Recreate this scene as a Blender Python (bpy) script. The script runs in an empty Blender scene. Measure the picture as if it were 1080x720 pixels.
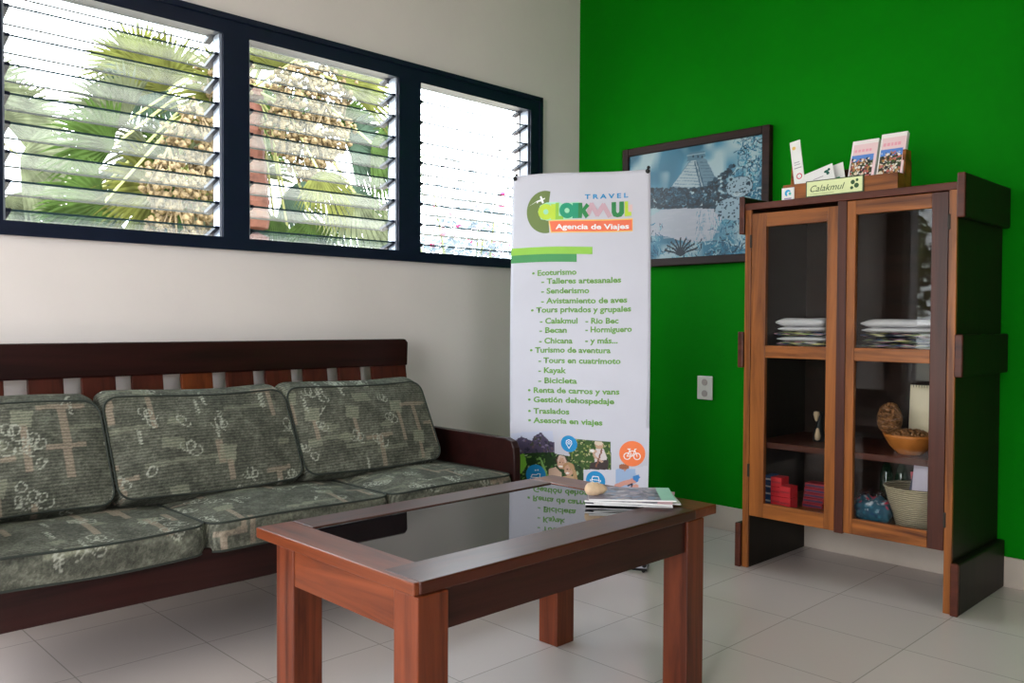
import bpy, bmesh, math, random
import numpy as np
from mathutils import Vector, Matrix, Euler
random.seed(7)
C = bpy.context.scene.collection
SC = bpy.context.scene

# ------------------------------------------------------------------ camera
cam_d = bpy.data.cameras.new('camera')
cam_d.sensor_width = 36.0
cam_d.lens = 904.1 * 36 / 1080
cam_d.clip_start = 0.05
cam = bpy.data.objects.new('camera', cam_d)
C.objects.link(cam)
CR = Vector((0.7159870, -0.6980953, 0.0050532))
CU = Vector((0.0120931, 0.0196397, 0.9997340))
CF = Vector((0.6980089, 0.7157354, -0.0225039))
mw = Matrix((CR, CU, -CF)).transposed().to_4x4()
mw.translation = Vector((0, 0, 1.05))
cam.matrix_world = mw
SC.camera = cam

# ------------------------------------------------------------------ light
SC.view_settings.view_transform = 'Standard'
SC.view_settings.look = 'None'
SC.view_settings.gamma = 1
SC.view_settings.use_curve_mapping = False
SC.view_settings.exposure = -0.25
SC.cycles.sample_clamp_indirect = 4.0
SC.cycles.caustics_reflective = False
SC.cycles.caustics_refractive = False
world = bpy.data.worlds.new('sky')
SC.world = world
world.use_nodes = True
bg = world.node_tree.nodes['Background']
bg.inputs['Color'].default_value = (0.93, 0.96, 1.0, 1)
bg.inputs['Strength'].default_value = 13.0
sun_d = bpy.data.lights.new('sun', 'SUN')
sun_d.energy = 5.0
sun_d.angle = 0.02
sun_d.color = (1.0, 0.95, 0.86)
sun = bpy.data.objects.new('sun', sun_d)
C.objects.link(sun)
sun.rotation_euler = (math.radians(-32), math.radians(0), 0)   # from the -y side, high
sun.rotation_euler = Euler((math.radians(35), 0, 0))


def portal(name, loc, rot, sx, sy):
    d = bpy.data.lights.new(name, 'AREA')
    d.shape = 'RECTANGLE'; d.size = sx; d.size_y = sy
    d.cycles.is_portal = True
    o = bpy.data.objects.new(name, d); C.objects.link(o)
    o.location = loc; o.rotation_euler = rot


XE, YN, XW, YS, ZC = 3.81, 3.35, -1.6, -2.8, 3.15        # room limits
DY0, DY1, DZ1 = -0.2, 3.19, 2.3                        # opening in the west wall
portal('portal_west', (XW - .12, (DY0 + DY1) / 2, DZ1 / 2), (0, math.radians(-90), 0), DZ1, DY1 - DY0)
SX_0, SX_1, SZ_0, SZ_1 = -1.3, 0.3, .9, 2.4                # unseen opening added in the south wall to brighten the white wall
portal('portal_south_added', ((SX_0 + SX_1) / 2, YS - .12, (SZ_0 + SZ_1) / 2), (math.radians(90), 0, 0), SX_1 - SX_0, SZ_1 - SZ_0)
portal('portal_north', (2.11, YN + .16, 1.82), (math.radians(-90), 0, 0), 2.7, .95)


# ------------------------------------------------------------------ materials
def new_mat(name):
    m = bpy.data.materials.new(name); m.use_nodes = True
    nt = m.node_tree
    return m, nt, nt.nodes['Principled BSDF']


def rgba(c):
    return (c[0], c[1], c[2], 1)


def mat(name, col, rough=.6, metal=0, var=.0, scale=20, bump=0, bscale=60, coat=0, ior=1.5, spec=.3):
    m, nt, p = new_mat(name)
    p.inputs['Base Color'].default_value = rgba(col)
    p.inputs['Roughness'].default_value = rough
    p.inputs['Metallic'].default_value = metal
    p.inputs['IOR'].default_value = ior
    p.inputs['Specular IOR Level'].default_value = spec
    p.inputs['Coat Weight'].default_value = coat
    tc = nt.nodes.new('ShaderNodeTexCoord')
    n = nt.nodes.new('ShaderNodeTexNoise'); n.inputs['Scale'].default_value = scale; n.inputs['Detail'].default_value = 5
    nt.links.new(tc.outputs['Object'], n.inputs['Vector'])
    r = nt.nodes.new('ShaderNodeValToRGB')
    v = max(var, .03)
    r.color_ramp.elements[0].position = .3; r.color_ramp.elements[1].position = .7
    r.color_ramp.elements[0].color = rgba([c * (1 - v) for c in col])
    r.color_ramp.elements[1].color = rgba([min(1, c * (1 + v)) for c in col])
    nt.links.new(n.outputs['Fac'], r.inputs['Fac'])
    nt.links.new(r.outputs['Color'], p.inputs['Base Color'])
    if bump:
        n2 = nt.nodes.new('ShaderNodeTexNoise'); n2.inputs['Scale'].default_value = bscale; n2.inputs['Detail'].default_value = 4
        nt.links.new(tc.outputs['Object'], n2.inputs['Vector'])
        b = nt.nodes.new('ShaderNodeBump'); b.inputs['Strength'].default_value = bump; b.inputs['Distance'].default_value = .01
        nt.links.new(n2.outputs['Fac'], b.inputs['Height']); nt.links.new(b.outputs['Normal'], p.inputs['Normal'])
    return m


def wood(name, dark, light, axis=2, rough=.35, coat=.15, grain=14, bump=.08):
    """grain runs along the given axis"""
    m, nt, p = new_mat(name)
    tc = nt.nodes.new('ShaderNodeTexCoord')
    oi = nt.nodes.new('ShaderNodeObjectInfo')
    add = nt.nodes.new('ShaderNodeVectorMath'); add.operation = 'ADD'
    mul = nt.nodes.new('ShaderNodeVectorMath'); mul.operation = 'SCALE'; mul.inputs['Scale'].default_value = 3.0
    cb = nt.nodes.new('ShaderNodeCombineXYZ')
    for k in range(3):
        nt.links.new(oi.outputs['Random'], cb.inputs[k])
    nt.links.new(cb.outputs[0], mul.inputs[0])
    nt.links.new(tc.outputs['Object'], add.inputs[0]); nt.links.new(mul.outputs[0], add.inputs[1])
    mp = nt.nodes.new('ShaderNodeMapping')
    s = [grain, grain, grain]; s[axis] = grain * .07
    mp.inputs['Scale'].default_value = s
    nt.links.new(add.outputs[0], mp.inputs['Vector'])
    n = nt.nodes.new('ShaderNodeTexNoise'); n.inputs['Scale'].default_value = 1.6; n.inputs['Detail'].default_value = 8
    n.inputs['Roughness'].default_value = .62; n.inputs['Distortion'].default_value = .7
    nt.links.new(mp.outputs[0], n.inputs['Vector'])
    r = nt.nodes.new('ShaderNodeValToRGB')
    e = r.color_ramp.elements
    e[0].position = .3; e[1].position = .72
    e[0].color = rgba(dark); e[1].color = rgba(light)
    mid = e.new(.5); mid.color = rgba([(a * .45 + b * .55) for a, b in zip(dark, light)])
    nt.links.new(n.outputs['Fac'], r.inputs['Fac'])
    nt.links.new(r.outputs['Color'], p.inputs['Base Color'])
    p.inputs['Roughness'].default_value = rough
    p.inputs['Specular IOR Level'].default_value = .2
    p.inputs['Coat Weight'].default_value = coat * .5
    p.inputs['Coat Roughness'].default_value = .2
    b = nt.nodes.new('ShaderNodeBump'); b.inputs['Strength'].default_value = bump; b.inputs['Distance'].default_value = .004
    nt.links.new(n.outputs['Fac'], b.inputs['Height']); nt.links.new(b.outputs['Normal'], p.inputs['Normal'])
    return m


def painted(name, rough=.6, coat=0, weave=0, trans=0):
    """colour comes from the printed or woven pattern stored on the mesh"""
    m, nt, p = new_mat(name)
    a = nt.nodes.new('ShaderNodeVertexColor'); a.layer_name = 'print'
    p.inputs['Roughness'].default_value = rough
    p.inputs['Coat Weight'].default_value = coat
    p.inputs['Specular IOR Level'].default_value = .2
    nt.links.new(a.outputs['Color'], p.inputs['Base Color'])
    if weave:
        tc = nt.nodes.new('ShaderNodeTexCoord')
        w = nt.nodes.new('ShaderNodeTexWave'); w.wave_type = 'BANDS'; w.bands_direction = 'Y'
        w.inputs['Scale'].default_value = weave; w.inputs['Distortion'].default_value = 2.5
        w.inputs['Detail'].default_value = 3; w.inputs['Detail Scale'].default_value = 3
        nt.links.new(tc.outputs['Object'], w.inputs['Vector'])
        n = nt.nodes.new('ShaderNodeTexNoise'); n.inputs['Scale'].default_value = 260
        nt.links.new(tc.outputs['Object'], n.inputs['Vector'])
        mx = nt.nodes.new('ShaderNodeMix'); mx.data_type = 'RGBA'; mx.blend_type = 'MULTIPLY'
        mx.inputs['Factor'].default_value = .75
        ad = nt.nodes.new('ShaderNodeMath'); ad.operation = 'MULTIPLY_ADD'
        nt.links.new(w.outputs['Fac'], ad.inputs[0]); ad.inputs[1].default_value = .6; 
        nt.links.new(n.outputs['Fac'], ad.inputs[2])
        cbn = nt.nodes.new('ShaderNodeCombineColor')
        for k in range(3):
            nt.links.new(ad.outputs[0], cbn.inputs[k])
        nt.links.new(a.outputs['Color'], mx.inputs[6]); nt.links.new(cbn.outputs[0], mx.inputs[7])
        nt.links.new(mx.outputs[2], p.inputs['Base Color'])
        b = nt.nodes.new('ShaderNodeBump'); b.inputs['Strength'].default_value = .35; b.inputs['Distance'].default_value = .003
        nt.links.new(ad.outputs[0], b.inputs['Height']); nt.links.new(b.outputs['Normal'], p.inputs['Normal'])
    return m


def pane_glass(name, tint=(1, 1, 1), ior=1.5, haze=0.0):
    m = bpy.data.materials.new(name); m.use_nodes = True
    nt = m.node_tree; nt.nodes.remove(nt.nodes['Principled BSDF'])
    out = nt.nodes['Material Output']
    t = nt.nodes.new('ShaderNodeBsdfTransparent'); t.inputs['Color'].default_value = rgba(tint)
    g = nt.nodes.new('ShaderNodeBsdfGlossy'); g.inputs['Roughness'].default_value = .02
    f = nt.nodes.new('ShaderNodeFresnel')
    ge = nt.nodes.new('ShaderNodeNewGeometry'); pw = nt.nodes.new('ShaderNodeMath'); pw.operation = 'MULTIPLY_ADD'
    nt.links.new(ge.outputs['Backfacing'], pw.inputs[0]); pw.inputs[1].default_value = 1 / ior - ior; pw.inputs[2].default_value = ior
    nt.links.new(pw.outputs[0], f.inputs['IOR'])
    mx = nt.nodes.new('ShaderNodeMixShader')
    nt.links.new(f.outputs[0], mx.inputs[0]); nt.links.new(t.outputs[0], mx.inputs[1]); nt.links.new(g.outputs[0], mx.inputs[2])
    last = mx
    if haze:
        d = nt.nodes.new('ShaderNodeBsdfTranslucent'); d.inputs['Color'].default_value = (.8, .9, .95, 1)
        m2 = nt.nodes.new('ShaderNodeMixShader'); m2.inputs[0].default_value = haze
        nt.links.new(mx.outputs[0], m2.inputs[1]); nt.links.new(d.outputs[0], m2.inputs[2]); last = m2
    nt.links.new(last.outputs[0], out.inputs['Surface'])
    return m


def leafmat(name, col, var=.35, trans=.35):
    m, nt, p = new_mat(name)
    out = nt.nodes['Material Output']
    geo = nt.nodes.new('ShaderNodeTexCoord')
    n = nt.nodes.new('ShaderNodeTexNoise'); n.inputs['Scale'].default_value = 6
    nt.links.new(geo.outputs['Object'], n.inputs['Vector'])
    r = nt.nodes.new('ShaderNodeValToRGB')
    r.color_ramp.elements[0].position = .35; r.color_ramp.elements[1].position = .65
    r.color_ramp.elements[0].color = rgba([c * (1 - var) for c in col])
    r.color_ramp.elements[1].color = rgba([min(1, c * (1 + var)) for c in col])
    nt.links.new(n.outputs['Fac'], r.inputs['Fac']); nt.links.new(r.outputs['Color'], p.inputs['Base Color'])
    p.inputs['Roughness'].default_value = .7; p.inputs['Specular IOR Level'].default_value = .08
    t = nt.nodes.new('ShaderNodeBsdfTranslucent'); nt.links.new(r.outputs['Color'], t.inputs['Color'])
    mx = nt.nodes.new('ShaderNodeMixShader'); mx.inputs[0].default_value = trans
    nt.links.new(p.outputs[0], mx.inputs[1]); nt.links.new(t.outputs[0], mx.inputs[2]); nt.links.new(mx.outputs[0], out.inputs['Surface'])
    return m


def tile_mat():
    m, nt, p = new_mat('polished_floor_tile')
    tc = nt.nodes.new('ShaderNodeTexCoord')
    mp = nt.nodes.new('ShaderNodeMapping'); mp.inputs['Location'].default_value = (-1.628 + 4, -1.88 + 4, 0)
    nt.links.new(tc.outputs['Object'], mp.inputs['Vector'])
    br = nt.nodes.new('ShaderNodeTexBrick'); br.offset = 0; br.squash = 1
    br.inputs['Scale'].default_value = 1
    br.inputs['Brick Width'].default_value = .4; br.inputs['Row Height'].default_value = .4
    br.inputs['Mortar Size'].default_value = .0022; br.inputs['Mortar Smooth'].default_value = .2
    br.inputs['Color1'].default_value = (.63, .555, .525, 1); br.inputs['Color2'].default_value = (.60, .53, .50, 1)
    br.inputs['Mortar'].default_value = (.38, .34, .31, 1)
    nt.links.new(mp.outputs[0], br.inputs['Vector'])
    n = nt.nodes.new('ShaderNodeTexNoise'); n.inputs['Scale'].default_value = 5; n.inputs['Detail'].default_value = 6
    nt.links.new(tc.outputs['Object'], n.inputs['Vector'])
    r = nt.nodes.new('ShaderNodeValToRGB'); r.color_ramp.elements[0].color = (.80, .79, .78, 1); r.color_ramp.elements[1].color = (1, 1, 1, 1)
    nt.links.new(n.outputs['Fac'], r.inputs['Fac'])
    mx = nt.nodes.new('ShaderNodeMix'); mx.data_type = 'RGBA'; mx.blend_type = 'MULTIPLY'; mx.inputs['Factor'].default_value = 0
    nt.links.new(br.outputs['Color'], mx.inputs[6]); nt.links.new(r.outputs['Color'], mx.inputs[7])
    nt.links.new(mx.outputs[2], p.inputs['Base Color'])
    p.inputs['Roughness'].default_value = .24
    n3 = nt.nodes.new('ShaderNodeTexNoise'); n3.inputs['Scale'].default_value = 9
    nt.links.new(tc.outputs['Object'], n3.inputs['Vector'])
    mr = nt.nodes.new('ShaderNodeMapRange'); mr.inputs['To Min'].default_value = .14; mr.inputs['To Max'].default_value = .34
    nt.links.new(n3.outputs['Fac'], mr.inputs['Value'])
    return m


def wicker_mat(name, c1, c2):
    m, nt, p = new_mat(name)
    tc = nt.nodes.new('ShaderNodeTexCoord')
    w = nt.nodes.new('ShaderNodeTexWave'); w.bands_direction = 'Z'; w.inputs['Scale'].default_value = 40; w.inputs['Distortion'].default_value = 3
    nt.links.new(tc.outputs['Object'], w.inputs['Vector'])
    r = nt.nodes.new('ShaderNodeValToRGB'); r.color_ramp.elements[0].color = rgba(c1); r.color_ramp.elements[1].color = rgba(c2)
    nt.links.new(w.outputs['Fac'], r.inputs['Fac']); nt.links.new(r.outputs['Color'], p.inputs['Base Color'])
    b = nt.nodes.new('ShaderNodeBump'); b.inputs['Strength'].default_value = .6; b.inputs['Distance'].default_value = .01
    nt.links.new(w.outputs['Fac'], b.inputs['Height']); nt.links.new(b.outputs['Normal'], p.inputs['Normal'])
    p.inputs['Roughness'].default_value = .7
    return m


M = {}
M['white_wall'] = mat('cream_plaster', (.78, .71, .68), .75, var=.02, scale=2.5, bump=.06, bscale=35)
M['green_wall'] = mat('green_paint', (.0002, .185, .0015), .75, spec=.08, var=.10, scale=1.5, bump=.10, bscale=35)
M['ceiling'] = mat('white_ceiling', (.72, .71, .68), .8)
M['south'] = mat('dim_wall_paint', (.17, .12, .09), .8)
M['floor'] = tile_mat()
M['base'] = mat('cream_skirting_tile', (.50, .43, .36), .35, var=.05, scale=8)
M['navy'] = mat('navy_metal', (.006, .010, .026), .35, var=.1)
M['clip'] = mat('aluminium_clip', (.40, .44, .52), .4, .4)
M['blade'] = pane_glass('louvre_glass', (.92, .965, .98), 1.5, haze=.007)
M['edge'] = mat('green_glass_edge', (.02, .05, .06), .3)
M['mahog'] = wood('red_mahogany_shaded_x', (.016, .004, .003), (.050, .012, .008), 0, .42, .25)  # long-side aprons: shade put into a darker copy of the table wood
M['mahog_lit_y'] = wood('red_mahogany_lit_y', (.050, .010, .004), (.20, .046, .015), 1, .33, .35)  # table ends: lighter copy of the same wood, west light put into the colour
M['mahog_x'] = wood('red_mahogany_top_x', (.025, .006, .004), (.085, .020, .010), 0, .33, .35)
M['mahog_z'] = wood('red_mahogany_z', (.045, .009, .004), (.18, .040, .014), 2, .35, .3)
M['sofa_wood'] = wood('sofa_dark_mahogany', (.009, .0025, .0022), (.026, .006, .005), 0, .4, .2)
M['sofa_slat'] = wood('sofa_slat_mahogany', (.028, .006, .004), (.085, .018, .010), 2, .4, .2)
M['sofa_slat_light'] = wood('sofa_slat_orange', (.075, .016, .005), (.18, .042, .012), 2, .4, .2)
M['cab_y'] = wood('cabinet_light_wood_y', (.060, .014, .004), (.41, .135, .028), 1, .35, .3, grain=12)
M['cab_z'] = wood('cabinet_light_wood_z', (.055, .013, .004), (.38, .125, .026), 2, .35, .3, grain=12)
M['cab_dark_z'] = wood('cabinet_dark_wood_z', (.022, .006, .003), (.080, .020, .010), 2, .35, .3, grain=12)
M['cab_side'] = wood('cabinet_dark_side', (.006, .0045, .003), (.015, .010, .006), 2, .5, .05)  # near-black wood tone of side panels, side mouldings and porch railing
M['cab_red'] = wood('cabinet_red_wood', (.032, .008, .005), (.105, .026, .013), 1, .4, .2)
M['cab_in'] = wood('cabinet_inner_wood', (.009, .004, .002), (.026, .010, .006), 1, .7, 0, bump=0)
M['cab_glass'] = pane_glass('cabinet_glass', (.93, .94, .93), 1.27)
M['table_glass'] = mat('smoked_table_glass', (.006, .006, .007), .02, ior=1.62, spec=.5)
M['iron'] = mat('dark_hinge_metal', (.03, .025, .02), .5, .6)
M['black'] = mat('black_plastic', (.012, .012, .013), .4)
M['white_plastic'] = mat('white_plastic', (.72, .69, .62), .4)
M['paper'] = mat('white_paper', (.80, .79, .77), .6)
M['cream_paper'] = mat('cream_paper', (.85, .72, .50), .6)
M['fabric'] = painted('sofa_fabric', .9, weave=30)
M['piping'] = mat('dark_piping_cord', (.025, .030, .024), .8)
M['print'] = painted('printed_paper', .45)
M['poster'] = painted('printed_poster', .3)
M['vinyl'] = mat('white_vinyl', (.55, .55, .62), .5, var=.02, scale=4)
M['cloth_white'] = mat('white_folded_cotton', (.62, .60, .63), .9, bump=.3, bscale=40)
M['cloth_dark'] = painted('printed_dark_cotton', .9)
M['clay'] = mat('orange_clay', (.52, .17, .035), .35, var=.15, scale=12)
M['beads'] = mat('brown_seed_beads', (.22, .095, .035), .4, var=.5, scale=60)
M['wicker'] = wicker_mat('straw_wicker', (.22, .16, .09), (.60, .50, .34))
M['stone'] = mat('tan_shell', (.62, .44, .28), .4, var=.2, scale=25)


def flat_col(name, c, rough=.5):
    if name not in M:
        M[name] = mat(name, c, rough)
    return M[name]


# ------------------------------------------------------------------ helpers
def link(name, me, m=None, parent=None):
    o = bpy.data.objects.new(name, me)
    C.objects.link(o)
    if m is not None:
        for x in (m if isinstance(m, (list, tuple)) else [m]):
            me.materials.append(x)
    if parent is not None:
        o.parent = parent
    return o


def obj(name, bm, m, parent=None, smooth=False, bevel=0, seg=2):
    me = bpy.data.meshes.new(name)
    bmesh.ops.recalc_face_normals(bm, faces=bm.faces)
    bm.to_mesh(me); bm.free()
    if smooth:
        me.polygons.foreach_set('use_smooth', [True] * len(me.polygons))
    o = link(name, me, m, parent)
    if bevel:
        b = o.modifiers.new('bevel', 'BEVEL'); b.width = bevel; b.segments = seg; b.limit_method = 'ANGLE'
    return o


def box(bm, a, b, mi=0):
    x0, y0, z0 = a; x1, y1, z1 = b
    v = [bm.verts.new(p) for p in ((x0, y0, z0), (x1, y0, z0), (x1, y1, z0), (x0, y1, z0), (x0, y0, z1), (x1, y0, z1), (x1, y1, z1), (x0, y1, z1))]
    for f in ((0, 3, 2, 1), (4, 5, 6, 7), (0, 1, 5, 4), (1, 2, 6, 5), (2, 3, 7, 6), (3, 0, 4, 7)):
        bm.faces.new([v[i] for i in f]).material_index = mi


def boxes(*bs):
    bm = bmesh.new()
    for a, b in bs:
        box(bm, a, b)
    return bm


def prism(pts, axis, a, b):
    """extrude a 2D outline (list of pairs in the two other axes) from a to b along axis"""
    bm = bmesh.new()
    def P(p, t):
        q = [p[0], p[1]]; q.insert(axis, t); return q
    lo = [bm.verts.new(P(p, a)) for p in pts]; hi = [bm.verts.new(P(p, b)) for p in pts]
    bm.faces.new(lo); bm.faces.new(hi[::-1])
    for i in range(len(pts)):
        j = (i + 1) % len(pts)
        bm.faces.new((lo[i], lo[j], hi[j], hi[i]))
    return bm


def tube(bm, pts, r, n=8, closed=False):
    pts = [Vector(p) for p in pts]; rings = []
    N = len(pts)
    for i, p in enumerate(pts):
        if closed:
            d = pts[(i + 1) % N] - pts[i - 1]
        else:
            d = pts[min(i + 1, N - 1)] - pts[max(i - 1, 0)]
        d.normalize()
        u = d.cross(Vector((0, 0, 1)))
        if u.length < .05: u = d.cross(Vector((1, 0, 0)))
        u.normalize(); w = d.cross(u)
        rr = r[i] if isinstance(r, (list, tuple)) else r
        rings.append([bm.verts.new(p + (u * math.cos(2 * math.pi * k / n) + w * math.sin(2 * math.pi * k / n)) * rr) for k in range(n)])
    for i in range(N if closed else N - 1):
        A, B = rings[i], rings[(i + 1) % N]
        for k in range(n):
            bm.faces.new((A[k], A[(k + 1) % n], B[(k + 1) % n], B[k]))
    if not closed:
        bm.faces.new(rings[0][::-1]); bm.faces.new(rings[-1])


def lathe(bm, prof, n=32, c=(0, 0, 0), sx=1, sy=1):
    rings = []
    for r, z in prof:
        rings.append([bm.verts.new((c[0] + sx * r * math.cos(2 * math.pi * k / n), c[1] + sy * r * math.sin(2 * math.pi * k / n), c[2] + z)) for k in range(n)])
    for A, B in zip(rings, rings[1:]):
        for k in range(n):
            bm.faces.new((A[k], A[(k + 1) % n], B[(k + 1) % n], B[k]))
    if prof[0][0] > 1e-4: bm.faces.new(rings[0][::-1])
    if prof[-1][0] > 1e-4: bm.faces.new(rings[-1])


def tag(o, label, cat, group=None):
    o['label'] = label; o['category'] = cat
    if group: o['group'] = group
    return o


def thing(name, loc, label, cat, group=None, rz=0):
    o = bpy.data.objects.new(name, None); o.empty_display_size = .1
    C.objects.link(o); o.location = loc; o.rotation_euler = (0, 0, rz)
    return tag(o, label, cat, group)


def part(name, bm, m, t, **k):
    """bm is in world coordinates; t is an unrotated Empty"""
    bmesh.ops.translate(bm, verts=bm.verts, vec=-Vector(t.location))
    return obj(name, bm, m, t, **k)


def struct(name, bm, m, parent=None, **k):
    o = obj(name, bm, m, parent, **k)
    o['kind'] = 'structure'
    return o


def copy_tree(o, parent=None):
    c = o.copy(); C.objects.link(c); c.parent = parent
    for ch in list(o.children):
        copy_tree(ch, c)
    return c


# small raster painter: patterns become a colour layer on a fine mesh
class Canvas:
    def __init__(s, w, h, W, H, col):
        s.w, s.h, s.W, s.H = w, h, W, H
        s.a = np.zeros((h, w, 3)); s.a[:] = col
        s.X, s.Y = np.meshgrid((np.arange(w) + .5) / w * W, (np.arange(h) + .5) / h * H)
    def put(s, m, c, al=1.0):
        s.a[m] = s.a[m] * (1 - al) + np.array(c) * al
    def poly(s, pts, c, al=1.0, clip=None):
        m = np.zeros(s.X.shape, bool); n = len(pts)
        for i in range(n):
            x0, y0 = pts[i]; x1, y1 = pts[(i + 1) % n]
            if y0 == y1: continue
            cond = ((s.Y >= min(y0, y1)) & (s.Y < max(y0, y1)))
            xi = x0 + (s.Y - y0) * (x1 - x0) / (y1 - y0)
            m ^= cond & (s.X < xi)
        if clip is not None: m &= clip
        s.put(m, c, al); return m
    def ell(s, cx, cy, rx, ry, c, al=1.0, rot=0, clip=None):
        dx, dy = s.X - cx, s.Y - cy; ca, sa = math.cos(rot), math.sin(rot)
        u = (dx * ca + dy * sa) / rx; v = (-dx * sa + dy * ca) / ry
        m = u * u + v * v < 1
        if clip is not None: m &= clip
        s.put(m, c, al); return m
    def line(s, pts, wd, c, al=1.0, clip=None):
        mm = np.zeros(s.X.shape, bool)
        for (x0, y0), (x1, y1) in zip(pts, pts[1:]):
            dx, dy = x1 - x0, y1 - y0; L = dx * dx + dy * dy + 1e-12
            t = np.clip(((s.X - x0) * dx + (s.Y - y0) * dy) / L, 0, 1)
            mm |= (s.X - x0 - t * dx) ** 2 + (s.Y - y0 - t * dy) ** 2 < (wd / 2) ** 2
        if clip is not None: mm &= clip
        s.put(mm, c, al)
    def noise(s, amp, cell, rng):
        gh, gw = int(s.h / cell) + 2, int(s.w / cell) + 2
        g = rng.random((gh, gw)) - .5
        yy = np.arange(s.h) / cell; xx = np.arange(s.w) / cell
        y0, x0 = yy.astype(int), xx.astype(int); fy, fx = (yy - y0)[:, None], (xx - x0)[None, :]
        fy = fy * fy * (3 - 2 * fy); fx = fx * fx * (3 - 2 * fx)
        G = g[y0][:, x0] * (1 - fy) * (1 - fx) + g[y0 + 1][:, x0] * fy * (1 - fx) + g[y0][:, x0 + 1] * (1 - fy) * fx + g[y0 + 1][:, x0 + 1] * fy * fx
        s.a *= (1 + 2 * amp * G)[..., None]
        return G
    def sample(s, x, y):
        i = np.clip((np.asarray(x) / s.W * s.w).astype(int), 0, s.w - 1)
        j = np.clip((np.asarray(y) / s.H * s.h).astype(int), 0, s.h - 1)
        return np.clip(s.a[j, i], 0, 1)


def set_cols(me, cols):
    ca = me.color_attributes.new('print', 'FLOAT_COLOR', 'POINT')
    d = np.ones((len(me.vertices), 4), np.float32); d[:, :3] = cols
    ca.data.foreach_set('color', d.ravel())


def sheet(name, cv, fn, m, parent=None, thick=0, nx=None, ny=None):
    """grid sheet with the canvas printed on it; fn(u,v)->xyz, u,v in canvas units (v up)"""
    nx = nx or cv.w; ny = ny or cv.h
    U, V = np.meshgrid(np.linspace(0, cv.W, nx + 1), np.linspace(0, cv.H, ny + 1))
    P = [fn(float(u), float(v)) for u, v in zip(U.ravel(), V.ravel())]
    idx = np.arange((nx + 1) * (ny + 1)).reshape(ny + 1, nx + 1)
    F = np.stack([idx[:-1, :-1], idx[:-1, 1:], idx[1:, 1:], idx[1:, :-1]], -1).reshape(-1, 4)
    me = bpy.data.meshes.new(name); me.from_pydata(P, [], F.tolist())
    set_cols(me, cv.sample(U.ravel(), V.ravel()))
    o = link(name, me, m, parent)
    if thick:
        s = o.modifiers.new('solid', 'SOLIDIFY'); s.thickness = thick; s.offset = 0
    return o


def text_bm(body, u0, u1, v0, h, bold=0.0, shear=0, depth=.0006):
    """text scaled to run from u0 to u1 with capital height h, as mesh in the uv plane"""
    cu = bpy.data.curves.new('t', 'FONT'); cu.body = body; cu.size = 1; cu.offset = bold; cu.shear = shear
    cu.resolution_u = 3
    o = bpy.data.objects.new('t', cu); C.objects.link(o)
    bpy.context.view_layer.update()
    dg = bpy.context.evaluated_depsgraph_get()
    me = bpy.data.meshes.new_from_object(o.evaluated_get(dg))
    co = np.array([v.co[:] for v in me.vertices])
    bm = bmesh.new(); bm.from_mesh(me)
    x0, x1 = co[:, 0].min(), co[:, 0].max()
    for v in bm.verts:
        v.co = Vector((u0 + (v.co.x - x0) / (x1 - x0) * (u1 - u0), v0 + v.co.y / .70 * h, 0))
    bpy.data.objects.remove(o); bpy.data.curves.remove(cu); bpy.data.meshes.remove(me)
    return bm


def poly_bm(polys):
    bm = bmesh.new()
    for p in polys:
        bm.faces.new([bm.verts.new((x, y, 0)) for x, y in p])
    bmesh.ops.triangulate(bm, faces=bm.faces)
    return bm


def circ(cx, cy, r, n=28, a0=0, a1=2 * math.pi, ry=None):
    ry = ry or r
    return [(cx + r * math.cos(a0 + (a1 - a0) * i / n), cy + ry * math.sin(a0 + (a1 - a0) * i / n)) for i in range(n + (0 if a1 - a0 > 6.28 else 1))]


def stroke(pts, w):
    """list of quads along a polyline"""
    out = []
    for (x0, y0), (x1, y1) in zip(pts, pts[1:]):
        d = Vector((x1 - x0, y1 - y0)); 
        if d.length < 1e-6: continue
        d.normalize(); n = Vector((-d.y, d.x)) * w / 2; e = d * w * .3
        out.append([(x0 - e.x + n.x, y0 - e.y + n.y), (x0 - e.x - n.x, y0 - e.y - n.y), (x1 + e.x - n.x, y1 + e.y - n.y), (x1 + e.x + n.x, y1 + e.y + n.y)])
    return out


def place(bm, fn):
    for v in bm.verts:
        v.co = Vector(fn(v.co.x, v.co.y, v.co.z))
    return bm


# ------------------------------------------------------------------ the room
T = .16
struct('floor', boxes(((XW - T, YS - T, -.1), (XE + T, YN + T, 0))), M['floor'])
struct('ceiling', boxes(((XW - .5, YS - .5, ZC), (XE + .5, YN + .35, ZC + .15))), M['ceiling'])
WX0, WX1, WZ0, WZ1 = .78, 3.45, 1.365, 2.275
struct('wall_north', boxes(((XW - T, YN, 0), (WX0, YN + T, ZC)), ((WX1, YN, 0), (XE + T, YN + T, ZC)),
                           ((WX0, YN, 0), (WX1, YN + T, WZ0)), ((WX0, YN, WZ1), (WX1, YN + T, ZC))), M['white_wall'])
struct('wall_east', boxes(((XE, YS - T, 0), (XE + T, YN, ZC))), M['green_wall'])
struct('wall_south', boxes(((XW - T, YS - T, 0), (SX_0, YS, ZC)), ((SX_1, YS - T, 0), (XE, YS, ZC)), ((SX_0, YS - T, 0), (SX_1, YS, SZ_0)), ((SX_0, YS - T, SZ_1), (SX_1, YS, ZC))), M['south'])
struct('wall_west', boxes(((XW - T, YS, 0), (XW, DY0, ZC)), ((XW - T, DY1, 0), (XW, YN, ZC)), ((XW - T, DY0, DZ1), (XW, DY1, ZC))), M['south'])
struct('baseboard_east', boxes(((XE - .012, YS, 0), (XE, YN, .121))), M['base'], bevel=.003)
struct('baseboard_north', boxes(((XW, YN - .012, 0), (XE - .012, YN, .121))), M['base'], bevel=.003)
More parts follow.
